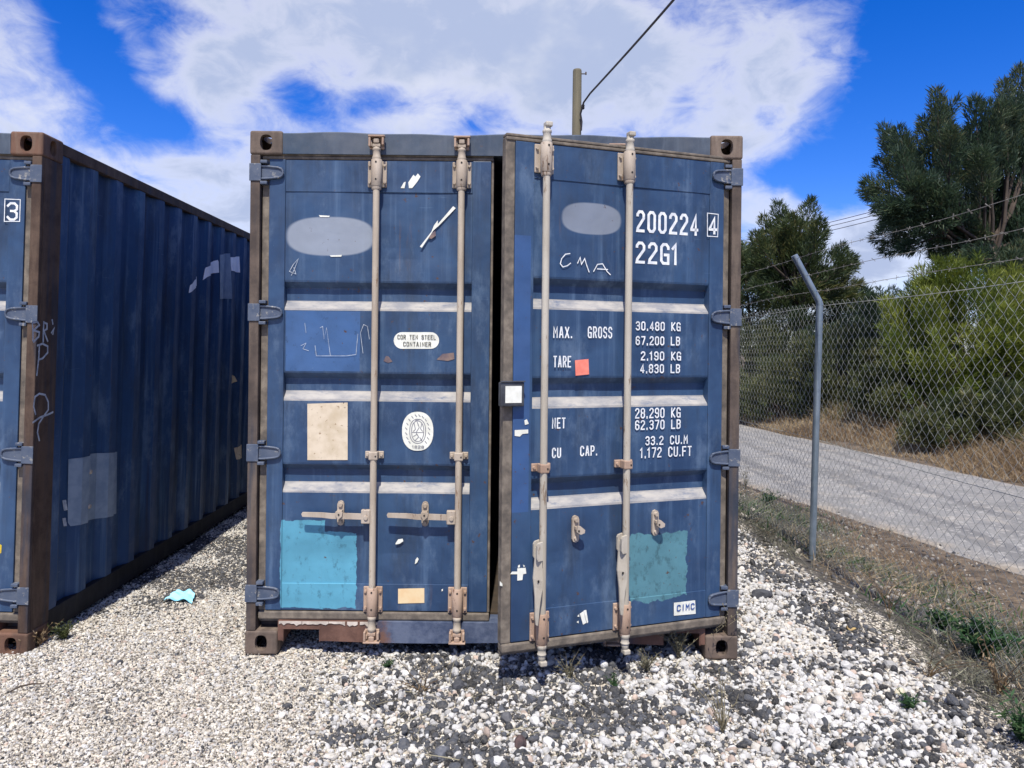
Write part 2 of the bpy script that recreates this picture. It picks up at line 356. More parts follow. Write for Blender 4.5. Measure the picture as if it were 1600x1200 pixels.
# ------------------------------------------------------------------ terrain
NEAR = [(-10, 5.9), (2, 5.6), (4.5, 5.15), (6.36, 4.74), (7.9, 4.32), (9.2, 4.0), (10.6, 3.69), (15, 2.9), (20, 2.0), (30, -.5), (45, -6), (80, -24), (400, -250)]
FAR = [(-10, 9.9), (2, 9.0), (5, 8.7), (10.6, 7.9), (13.1, 7.54), (15.4, 7.15), (19.1, 6.7), (25, 5.5), (36, 2.5), (50, -3), (80, -19), (400, -244)]
def ev(t, y): return np.interp(y, [p[0] for p in t], [p[1] for p in t])
ROADZ = -.42
def sm(t): t = np.clip(t, 0, 1); return t*t*(3-2*t)
def wav(x, y, s, seed, k=6):
    r = np.random.default_rng(seed); a = 0
    for i in range(k):
        th = r.uniform(0, 6.28); f = s*r.uniform(.5, 1.9); a = a+np.sin((x*math.cos(th)+y*math.sin(th))*f+r.uniform(0, 6.28))
    return a/k**.5/1.3
def height(x, y):
    x, y = np.asarray(x, float), np.asarray(y, float)
    xn, xf = ev(NEAR, y), ev(FAR, y); xc = np.minimum(2.05+.06*wav(x*0, y, 3, 5), xn-1.0)
    z = ROADZ*sm((x-xc)/np.maximum(np.minimum(xn-.2, xc+2.0)-xc, .3))
    z = z+.85*sm((x-xf+.1)/4.0)*(1+.25*wav(x, y, .5, 9))
    near = np.clip(1-np.hypot(x, y-5)/25, 0, 1)
    offroad = 1-sm((x-xn+.4)/.4)*(1-sm((x-xf)/.4))
    z = z+offroad*(.012*wav(x, y, 4, 2)+.006*wav(x, y, 13, 3))*near
    # keep the pads under the two containers flat
    pad = sm((1.45-np.abs(x-.03))/.2)*sm((y-3.3)/.2); pad2 = sm((1.4-np.abs(x+3.45))/.15)*sm((y-3.3)/.2)
    return z*(1-np.maximum(pad, pad2)*(x < 2))-.004*np.maximum(pad, pad2)
xs = np.concatenate([np.linspace(-450, -30, 15), np.arange(-26, -5, 1.5), np.arange(-5, 5.5, .1), np.arange(5.6, 16, .35), np.arange(17, 40, 2), np.linspace(50, 450, 14)])
ys = np.concatenate([np.linspace(-200, -12, 8), np.arange(-10, 1, 1), np.arange(1, 9, .1), np.arange(9.2, 26, .4), np.arange(27, 60, 2), np.linspace(70, 900, 20)])
XX, YY = np.meshgrid(xs, ys); ZZ = height(XX, YY)
nx, ny = len(xs), len(ys)
idx = np.arange(nx*ny).reshape(ny, nx)
quads = np.stack([idx[:-1, :-1], idx[:-1, 1:], idx[1:, 1:], idx[1:, :-1]], -1).reshape(-1, 4)
Vt = np.stack([XX, YY, ZZ], -1).reshape(-1, 3)
# zone attribute: 0 gravel, .5 dark soil verge, 1 dry earth
xn, xf = ev(NEAR, YY), ev(FAR, YY)
zone = sm((XX-np.minimum(2.1, xn-1)+.12*wav(XX, YY, 4, 21))/.22)*.5+sm((XX-np.minimum(3.25, xn-.6)+.3*wav(XX, YY, 3, 22))/.6)*.5
def groundf(q):
    a = q.n('ShaderNodeAttribute', attribute_name='tint'); z = a.outputs['Fac']
    sx = q.n('ShaderNodeSeparateXYZ'); q.put(sx.inputs[0], q.pos)
    vc = q.voro(q.pos, 62, 'F1', 'Color'); vd = q.voro(q.pos, 62, 'F1', 'Distance'); sv = q.n('ShaderNodeSeparateColor'); q.put(sv.inputs[0], vc)
    big = q.noise(q.pos, 1.6, 5, .6)
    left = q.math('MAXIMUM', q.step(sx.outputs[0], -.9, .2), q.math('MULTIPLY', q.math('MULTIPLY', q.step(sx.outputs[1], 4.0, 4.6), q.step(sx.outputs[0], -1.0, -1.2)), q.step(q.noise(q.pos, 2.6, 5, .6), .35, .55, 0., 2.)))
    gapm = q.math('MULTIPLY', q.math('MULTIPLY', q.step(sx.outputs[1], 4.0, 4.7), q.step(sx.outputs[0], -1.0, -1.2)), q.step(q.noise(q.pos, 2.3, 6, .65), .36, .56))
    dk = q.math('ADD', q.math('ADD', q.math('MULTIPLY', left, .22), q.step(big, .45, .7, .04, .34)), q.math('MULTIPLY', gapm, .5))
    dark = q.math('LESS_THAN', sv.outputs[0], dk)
    lightc = q.ramp(sv.outputs[1], [(0, lin('a39b8e')), (1, lin('e2ddd2')), (.5, lin('cac1b1'))])
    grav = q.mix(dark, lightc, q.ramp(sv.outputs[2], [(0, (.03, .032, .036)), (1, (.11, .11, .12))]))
    grav = q.mix(q.step(vd, .45, .75), grav, (.16, .14, .115))
    soil = q.ramp(q.noise(q.pos, 14, 8, .7), [(.3, (.032, .031, .032)), (.7, (.15, .13, .105)), (.5, (.072, .066, .058))])
    earth = q.ramp(q.noise(q.pos, 9, 8, .7), [(.3, (.05, .042, .034)), (.7, (.20, .155, .11)), (.5, (.11, .085, .062))])
    c = q.mix(q.step(z, .12, .4), grav, soil); c = q.mix(q.step(z, .6, .95), c, earth)
    h = q.math('SUBTRACT', 1, vd)
    q.set(col=c, rough=.95, spec=.15, nrm=q.bump(q.math('ADD', h, q.noise(q.pos, 30, 6)), .6, .012))
M['ground'] = mat('gravel_and_earth', groundf)
tag(np_mesh('ground', Vt, quads, M['ground'], tint=zone.ravel(), smooth=True), kind='structure')
# road
ry = np.concatenate([np.arange(-10, 30, .4), np.arange(30, 80, 2), np.linspace(85, 380, 10)]); m = 12
rv = []
for y in ry:
    a, b = float(ev(NEAR, y))-.15, float(ev(FAR, y))+.1
    for k in range(m+1):
        t = k/m; x = a+(b-a)*t
        e = .08*math.sin(y*1.7)+.05*math.sin(y*4.3+1)
        if k in (0, m): x += e
        rv.append((x, y, ROADZ+.012+.05*math.sin(math.pi*t)-(.03 if k in (0, m) else 0)))
ri = np.arange(len(rv)).reshape(len(ry), m+1)
rq = np.stack([ri[:-1, :-1], ri[:-1, 1:], ri[1:, 1:], ri[1:, :-1]], -1).reshape(-1, 4)
rt = np.tile(np.linspace(0, 1, m+1), len(ry))
def roadf(q):
    a = q.n('ShaderNodeAttribute', attribute_name='tint'); t = a.outputs['Fac']
    n = q.noise(q.pos, 3, 7, .65); f = q.noise(q.pos, 60, 5, .7); ln = q.noise(q.scale(q.pos, (3.2, .16, 1)), 1, 5, .6)
    c = q.ramp(f, [(.3, (.15, .147, .141)), (.7, (.29, .285, .275)), (.5, (.215, .21, .203))])
    c = q.mix(q.math('MULTIPLY', q.step(ln, .46, .62), .55), c, (.10, .099, .10)); c = q.mix(q.math('MULTIPLY', q.step(n, .5, .7), .4), c, (.42, .37, .30))
    c = q.mix(q.math('MULTIPLY', q.step(q.noise(q.pos, 1.1, 7, .7), .52, .60), .5), c, (.14, .138, .135))
    peb = q.voro(q.pos, 26, 'F1', 'Color'); ps = q.n('ShaderNodeSeparateColor'); q.put(ps.inputs[0], peb); c = q.mix(q.math('MULTIPLY', q.math('GREATER_THAN', ps.outputs[0], .90), .35), c, (.5, .48, .44))
    edge = q.step(q.math('ABSOLUTE', q.math('SUBTRACT', t, .5)), .40, .5); c = q.mix(q.math('MULTIPLY', edge, q.step(n, .3, .6)), c, (.28, .22, .15))
    q.set(col=c, rough=.9, spec=.2, nrm=q.bump(q.math('ADD', f, n), .35, .02))
M['road'] = mat('dusty_grey_road', roadf)
tag(np_mesh('road', rv, rq, M['road'], tint=rt, smooth=True), kind='structure')

# ------------------------------------------------------------------ stroke lettering
def ch(*pts): return list(pts)
c_ = .28; k_ = .14
RING = [(c_, 0), (1-c_, 0), (1, k_), (1, 1-k_), (1-c_, 1), (c_, 1), (0, 1-k_), (0, k_), (c_, 0)]
GL = {'0': [RING], 'O': [RING], '1': [[(.15, .80), (.55, 1), (.55, 0)]], '2': [[(0, .80), (0, 1-k_), (c_, 1), (1-c_, 1), (1, 1-k_), (1, .66), (.08, .16), (0, 0), (1, 0)]],
      '3': [[(0, .84), (c_, 1), (1-c_, 1), (1, 1-k_), (1, .64), (1-c_, .53), (.35, .53)], [(1-c_, .52), (1, .40), (1, k_), (1-c_, 0), (c_, 0), (0, .16)]],
      '4': [[(.72, 0), (.72, 1), (0, .30), (0, .25), (1, .25)]], '7': [[(0, 1), (1, 1), (1, .86), (.35, 0)]],
      '6': [[(1, .82), (1-c_, 1), (c_, 1), (0, 1-k_), (0, k_), (c_, 0), (1-c_, 0), (1, k_), (1, .42), (1-c_, .55), (c_, .55), (0, .45)]],
      '8': [[(c_, .53), (0, .64), (0, 1-k_), (c_, 1), (1-c_, 1), (1, 1-k_), (1, .64), (1-c_, .53), (c_, .53), (0, .40), (0, k_), (c_, 0), (1-c_, 0), (1, k_), (1, .40), (1-c_, .53)]],
      '9': [[(0, .18), (c_, 0), (1-c_, 0), (1, k_), (1, 1-k_), (1-c_, 1), (c_, 1), (0, 1-k_), (0, .60), (c_, .46), (1-c_, .46), (1, .56)]],
      'A': [[(0, 0), (.42, 1), (.58, 1), (1, 0)], [(.16, .3), (.84, .3)]], 'B': [[(0, 0), (0, 1), (1-c_, 1), (1, 1-k_), (1, .64), (1-c_, .53), (.1, .53)], [(1-c_, .52), (1, .4), (1, k_), (1-c_, 0), (0, 0)]],
      'C': [[(1, .78), (1, 1-k_), (1-c_, 1), (c_, 1), (0, 1-k_), (0, k_), (c_, 0), (1-c_, 0), (1, k_), (1, .22)]], 'E': [[(1, 1), (0, 1), (0, 0), (1, 0)], [(0, .52), (.8, .52)]],
      'F': [[(1, 1), (0, 1), (0, 0)], [(0, .52), (.8, .52)]], 'G': [[(1, .78), (1, 1-k_), (1-c_, 1), (c_, 1), (0, 1-k_), (0, k_), (c_, 0), (1, 0), (1, .45), (.5, .45)]],
      'I': [[(.5, 0), (.5, 1)]], 'K': [[(0, 0), (0, 1)], [(1, 1), (.1, .48), (1, 0)]], 'L': [[(0, 1), (0, 0), (1, 0)]], 'M': [[(0, 0), (0, 1), (.5, .45), (1, 1), (1, 0)]], 'N': [[(0, 0), (0, 1), (1, 0), (1, 1)]],
      'P': [[(0, 0), (0, 1), (1-c_, 1), (1, 1-k_), (1, .58), (1-c_, .46), (0, .46)]], 'R': [[(0, 0), (0, 1), (1-c_, 1), (1, 1-k_), (1, .62), (1-c_, .5), (.1, .5)], [(.5, .48), (1, 0)]],
      'S': [[(1, .80), (1, 1-k_), (1-c_, 1), (c_, 1), (0, 1-k_), (0, .64), (c_, .53), (1-c_, .49), (1, .38), (1, k_), (1-c_, 0), (c_, 0), (0, k_), (0, .2)]],
      'T': [[(.5, 0), (.5, 1)], [(0, 1), (1, 1)]], 'U': [[(0, 1), (0, k_), (c_, 0), (1-c_, 0), (1, k_), (1, 1)]], 'X': [[(0, 0), (1, 1)], [(0, 1), (1, 0)]], 'D': [[(0, 0), (0, 1), (1-c_, 1), (1, 1-k_), (1, k_), (1-c_, 0), (0, 0)]],
      '.': [[(.1, 0), (.1, .09)]], ',': [[(.1, .10), (.1, -.06)]]}
def ribbon(mb, pts, w, y, mi=0):         # a mitred flat stroke in the (x, z) plane, 0.5 mm thick relief at depth y
    P = [Vector(p) for p in pts]; n = len(P); closed = (P[0]-P[-1]).length < 1e-6
    if closed: P = P[:-1]; n -= 1
    Lf, Rt = [], []
    for i in range(n):
        a = P[i]-P[i-1] if (i > 0 or closed) else None; b = P[(i+1) % n]-P[i] if (i < n-1 or closed) else None
        a = (a or b).normalized(); b = (b or a).normalized()
        na, nb = Vector((-a.y, a.x)), Vector((-b.y, b.x)); mt = (na+nb); mt = mt.normalized() if mt.length > 1e-4 else na
        k = min(1/max(mt.dot(na), .3), 2.2); q = P[i].copy()
        if not closed and i == 0: q -= b*w*.4
        if not closed and i == n-1: q += a*w*.4
        Lf.append(q+mt*k*w/2); Rt.append(q-mt*k*w/2)
    vs = [(p.x, y, p.y) for p in Lf]+[(p.x, y, p.y) for p in Rt]
    mb.add(vs, [(i, (i+1) % n, n+(i+1) % n, n+i) for i in range(n if closed else n-1)], mi)
def text(mb, s, x, z, h, wd, gap, sw, y, mi=0, flip=1, slant=0.):
    """flip=+1: text runs along +x; glyph width wd, advance wd+gap; narrow glyphs advance less"""
    cx = x; lay = 0
    for c in s:
        if c == ' ': cx += wd+gap; continue
        nar = .25 if c in '.,' else (.55 if c in '1I' else 1.)
        off = -.45*wd*.55+.0 if c in '1I' else 0
        for st in GL[c]:
            lay += 1
            ribbon(mb, [(cx+(px*wd*(1 if c not in '1I' else 1))+(off if c in '1I' else 0)+slant*(pz*h), z+pz*h) for px, pz in st], sw, y-.00012*(lay % 3), mi)
        cx += wd*nar+gap
    return cx
def textlen(s, wd, gap): return sum((wd+gap) if c == ' ' else wd*(.25 if c in '.,' else (.55 if c in '1I' else 1.))+gap for c in s)-gap

# ------------------------------------------------------------------ container pieces
def casting(mb, sx, sy, sz, x, y, z, mi=0):
    """hollow corner fitting; (x, y, z) is its outer corner, sx/sy/sz point inwards"""
    wx, wy, wz = .162, .178, .118
    bm = bmesh.new(); bmesh.ops.create_cube(bm, size=1)
    for p in bm.verts: p.co = (p.co.x*wx, p.co.y*wy, p.co.z*wz)
    bmesh.ops.bevel(bm, geom=bm.edges[:], offset=.011, segments=3, affect='EDGES', profile=.5)
    ctr = Vector((x+sx*wx/2, y+sy*wy/2, z+sz*wz/2))
    dirs = [(Vector((0, -sy, 0)), .030, .039), (Vector((-sx, 0, 0)), .026, .039), (Vector((0, 0, -sz)), .032, .062)]
    for d, ra, rb in dirs:
        fc = max((f for f in bm.faces if f.normal.dot(d) > .99), key=lambda f: f.calc_area())
        cs = [p.co.copy() for p in fc.verts]; bmesh.ops.delete(bm, geom=[fc], context='FACES_ONLY')
        cen = sum(cs, Vector())/4
        up = Vector((0, 0, 1)) if abs(d.z) < .5 else Vector((0, 1, 0)); rt = up.cross(d).normalized()
        # corner k sits in the quadrant at 45+90k degrees
        cor = [max(cs, key=lambda q: (q-cen).dot(rt)*a+(q-cen).dot(up)*b) for a, b in ((1, 1), (-1, 1), (-1, -1), (1, -1))]
        n = 24
        el = []
        for i in range(n):
            t = 2*math.pi*i/n; e = 2/2.6
            el.append(cen+rt*ra*math.copysign(abs(math.cos(t))**e, math.cos(t))+up*rb*math.copysign(abs(math.sin(t))**e, math.sin(t)))
        k = len(mb.v)
        vs = [ctr+q for q in cor]+[ctr+q for q in el]+[ctr+q-d*.028 for q in el]
        fs = []
        for i in range(n):
            qd = i//(n//4); fs.append((qd, 4+i, 4+(i+1) % n))
        for qd in range(4): fs.append((qd, 4+((qd+1)*(n//4)) % n, (qd+1) % 4))
        for i in range(n): fs.append((4+i, 4+n+i, 4+n+(i+1) % n, 4+(i+1) % n))
        mb.add(vs, fs, mi)
    bm.verts.index_update(); mb.add([ctr+p.co for p in bm.verts], [[p.index for p in f.verts] for f in bm.faces], mi); bm.free()

REC = [(1.850, 1.712), (1.398, 1.262), (.943, .805)]
HZ = (2.385, 1.692, .998, .303)
DZ0, DZ1 = .215, 2.455
def surf_y(z):                  # depth of the door skin at height z inside the panel
    for a, b in REC:
        if b <= z <= a:
            if z > a-.034: return .006+.036*(a-z)/.034
            if z < b+.040: return .006+.036*(z-b)/.040
            return .042
    return .006 if .349 < z < 2.295 else .002

def make_door(parent, s, hinge_x, angle, mp, rodm, latched, seed):
    """door hung at hinge_x; local x = s*d with d measured from the hinge, outward is -y"""
    r = random.Random(seed)
    mb = MB()
    mb.box(s*.048, s*.128, 0, .055, DZ0, DZ1, 0, .003); mb.box(s*1.058, s*1.150, 0, .055, DZ0, DZ1, 0, .003)
    mb.box(s*.1285, s*1.0575, .002, .055, 2.295, DZ1-.001, 0, .002); mb.box(s*.1285, s*1.0575, .002, .055, DZ0+.001, .349, 0, .002)
    # pressed steel skin
    prof = [(2.297, .006)]
    for a, b in REC: prof += [(a+.006, .006), (a-.003, .008), (a-.030, .040), (a-.036, .042), (b+.043, .042), (b+.037, .040), (b+.003, .008), (b-.006, .006)]
    prof += [(.60, .006), (.347, .006)]
    zz = []
    for i in range(len(prof)-1):
        n = max(1, int((prof[i][0]-prof[i+1][0])/.05))
        for k in range(n): t = k/n; zz.append((prof[i][0]*(1-t)+prof[i+1][0]*t, prof[i][1]*(1-t)+prof[i+1][1]*t))
    zz.append(prof[-1]); nc = 44; vs, fs, mi = [], [], []
    dents = [(r.uniform(.2, 1.0), r.uniform(.4, 2.2), r.uniform(.05, .14), r.uniform(.001, .0065)) for _ in range(20)]
    for z, y in zz:
        for k in range(nc+1):
            d = .1285+(1.0575-.1285)*k/nc
            ed = min(1, k/3, (nc-k)/3); dy = sum(a*math.exp(-((d-x0)**2+(z-z0)**2)/w**2) for x0, z0, w, a in dents)*ed+.0012*math.sin(d*9+z*5+seed)*ed
            vs.append((s*d, y+dy, z))
    for i in range(len(zz)-1):
        dusty = zz[i][1]-zz[i+1][1] > .0005       # sloping outwards going down: an upward facing ledge
        for k in range(nc):
            a = i*(nc+1)+k; fs.append((a, a+1, a+nc+2, a+nc+1)); mi.append(1 if dusty else 0)
    k0 = len(mb.v); mb.v += vs
    for f, q in zip(fs, mi): mb.f.append([k0+i for i in f]); mb.m.append(q); mb.sm.append(False)
    mb.box(s*.05, s*1.148, .056, .062, DZ0+.002, DZ1-.002, 2)
    door = mb.build('door', [mp, M['dust'], M['inside']], parent)
    door.location = (hinge_x, .022, 0); door.rotation_euler = (0, 0, R(angle))
    # rubber gasket round the edge
    gk = MB(); e1 = 1.196 if s < 0 else 1.163
    gk.box(s*.012, s*.0475, .008, .05, DZ0-.004, DZ1+.004, 0, .004); gk.box(s*1.1505, s*e1, .004, .05, DZ0-.004, DZ1+.004, 0, .004)
    for z0, z1 in ((DZ1+.0005, DZ1+.016), (DZ1+.0175, DZ1+.031)): gk.box(s*.0125, s*(e1-.001), -.002, .05, z0, z1, 0, .004)
    gk.box(s*.0125, s*(e1-.001), -.003, .05, DZ0-.046, DZ0-.0045, 0, .008); gk.box(s*.013, s*(e1-.002), .02, .05, DZ0-.062, DZ0-.0465, 0, .003)
    gk.build('gasket', M['gasket'], door)
    YR = -.036
    for i, d in enumerate((.585, 1.004)):
        d += 0 if latched else .011
        x = s*d
        fit = M['fit']; low = M['fit_rust']
        rd = MB(); rd.lathe((x, YR), [(.0165, .205), (.0165, 2.46)], 14)
        rd.lathe((x, YR), [(.021, 2.447), (.022, 2.452), (.022, 2.459), (.019, 2.465), (.0185, 2.49), (.021, 2.494), (.021, 2.503), (.016, 2.507), (.0155, 2.52)], 14)
        rd.lathe((x, YR), [(.0155, .105 if latched else .155), (.016, .13 if latched else .157), (.021, .136 if latched else .16), (.021, .145 if latched else .164), (.018, .15 if latched else .166), (.018, .185), (.022, .19), (.022, .203), (.017, .207)], 14)
        rd.build('lock_rod', rodm, door)
        for zc, top in ((2.515 if latched else 2.490, 1), (.118 if latched else .164, 0)):
            cm = MB(); sg = 1 if top else -1; jx = x+(0 if latched else -.004*s)
            if latched:
                cm.box(jx-.020, jx+.020, YR-.016, YR+.014, zc-.008, zc+.008, 0, .003); cm.box(jx-.014, jx+.014, YR-.02, YR+.012, zc+sg*.010, zc+sg*.034, 0, .005)
                cm.box(jx-.030, jx-.021, YR-.012, YR+.012, zc-.004, zc+sg*.026, 0, .003)
            else:
                cm.lathe((x, YR), [(.014, zc-.006), (.017, zc), (.017, zc+.012), (.012, zc+.018), (.012, zc+.026)] if top else [(.012, zc-.03), (.016, zc-.024), (.018, zc-.006), (.014, zc)], 12)
                cm.box(x-.013, x+.020, YR-.022, YR+.016, zc+sg*.028 if top else zc-.052, zc+sg*.050 if top else zc-.030, 0, .005)
            cm.build('cam', (fit if top else low) if latched else rodm, door)
        for (z0, z1), mm in (((2.318, 2.447), fit), ((.212, .340), low)):
            bk = MB(); bk.box(x-.047, x+.047, -.010, .001, z0, z1, 0, .004); bk.lathe((x, YR+.004), [(.024, z0-.004), (.027, z0), (.027, z1), (.024, z1+.003)], 16)
            bk.lathe((x, YR+.004), [(.022, z0-.018), (.0245, z0-.012), (.0245, z0-.0045)], 14)
            for zb in (z0+.022, z1-.022):
                for sx in (-1, 1): bk.tube((x+sx*.037, -.0095, zb), (x+sx*.037, -.020, zb), .0075, .006, 8)
                bk.tube((x, YR-.0215, zb+.008), (x, YR-.0245, zb+.008), .0045, .0045, 8, 1)
            bk.build('rod_bracket', [mm, M['hole']], door)
        gd = MB(); gd.box(x-.046, x+.046, -.008, .0055, .975, 1.010, 0, .003); gd.box(x-.022, x+.022, YR-.019, -.0085, .972, 1.013, 0, .005)
        for sx in (-1, 1): gd.tube((x+sx*.035, -.0075, .992), (x+sx*.035, -.017, .992), .008, .006, 8)
        gd.tube((x+.012, YR-.0185, .992), (x+.012, YR-.0215, .992), .004, .004, 8, 1)
        gd.build('rod_guide', [M['fit'] if s > 0 else M['fit_rust'], M['hole']], door)
        rx = s*(d-.165-(0 if latched else .011))
        rt = MB(); zc = .700
        rt.prism([(rx+a*.017, zc+b) for a, b in ((-1, -.045), (-.7, -.056), (0, -.061), (.7, -.056), (1, -.045), (1, .045), (.7, .058), (0, .063), (-.7, .058), (-1, .045))], -.006, .007)
        rt.tube((rx, -.005, zc+.043), (rx, -.018, zc+.043), .012, .009, 10); rt.tube((rx, -.005, zc-.042), (rx, -.014, zc-.042), .010, .008, 10)
        if latched:
            rt.prism([(rx-.016, zc+.018), (rx-.018, zc+.004), (rx-.004, zc-.022), (rx+.016, zc-.004), (rx+.019, zc+.016)], -.052, -.041); rt.box(rx-.013, rx+.013, -.041, -.0065, zc+.012, zc+.020)
            rt.tube((rx, -.053, zc+.004), (rx, -.0545, zc+.004), .0045, .0045, 8, 1)
        else:
            rt.prism([(rx-.005, zc+.022), (rx-.008, zc-.006), (rx+s*-.010, zc-.018), (rx+s*-.030, zc-.012), (rx+s*-.032, zc+.002), (rx+.010, zc+.020)], -.038, -.026); rt.box(rx-.010, rx+.010, -.026, -.0065, zc+.004, zc+.016)
            rt.tube((rx, -.039, zc), (rx, -.0405, zc), .0045, .0045, 8, 1)
        rt.build('handle_retainer', [M['fit'], M['hole']], door)
        hd = MB()
        if latched:
            hd.box(x-s*.056, x-s*.012, YR-.016, YR+.010, .660, .728, 0, .004); hd.tube((x-s*.032, YR-.015, .690), (x-s*.032, YR-.022, .690), .012, .010, 10)
            hd.prism([(x-s*.050, .707), (x-s*.15, .710), (x-s*.20, .707), (x-s*.25, .711), (x-s*.345, .712), (x-s*.350, .704), (x-s*.345, .690), (x-s*.25, .687), (x-s*.20, .681), (x-s*.15, .681), (x-s*.050, .679)], YR-.008, YR+.001)
        else:
            hx = x+s*.026
            hd.prism([(x+s*.014, .672), (x+s*.036, .666), (x+s*.042, .655), (x+s*.042, .600), (x+s*.036, .588), (x+s*.014, .590)], YR-.036, YR-.022)
            hd.prism([(x+s*.014, .672), (x+s*.036, .666), (x+s*.042, .655), (x+s*.042, .600), (x+s*.036, .588), (x+s*.014, .590)], YR+.004, YR+.016)
            hd.box(x+s*.016, x+s*.022, YR-.0215, YR+.0035, .600, .660)
            prf = [(.026, .640, .016, -.010), (.027, .590, .017, -.012), (.030, .545, .020, -.018), (.034, .505, .023, -.026), (.034, .470, .020, -.030), (.038, .430, .014, -.036), (.042, .385, .010, -.040), (.044, .345, .009, -.042), (.044, .312, .005, -.043)]
            vs = []
            for dx, z, w, dy in prf:
                for a, b in ((-w, -.005), (w, -.005), (w, .004), (-w, .004)): vs.append((x+s*dx+a*.62, YR+dy+b-a*.9, z))
            fs = [(4*i+k, 4*i+(k+1) % 4, 4*i+4+(k+1) % 4, 4*i+4+k) for i in range(len(prf)-1) for k in range(4)]+[(0, 1, 2, 3), tuple(len(vs)-4+k for k in range(4))]
            hd.add(vs, fs)
            hd.tube((x+s*.033, YR-.034, .500), (x+s*.033, YR-.0375, .500), .006, .006, 8, 1)
        hd.build('handle', [M['fit'] if latched else rodm, M['hole']], door)
    for z in HZ:
        h = MB(); top = [(-.022, .033), (.030, .033), (.062, .030), (.095, .026), (.112, .019), (.118, .006)]
        pl = [(s*a, z+b) for a, b in top]+[(s*a, z-b) for a, b in reversed(top)]
        h.prism(pl, -.011, .0005); 
        rim = [(s*a, z+b*.93) for a, b in top]+[(s*a, z-b*.93) for a, b in reversed(top)]
        for p, q in zip(rim[:-1], rim[1:]): h.tube((p[0], -.012, p[1]), (q[0], -.012, q[1]), .006, .006, 6)
        h.tube((0, .0, z-.042), (0, .0, z+.042), .013, .013, 12)
        h.build('hinge', M['hinge'], door)
    return door

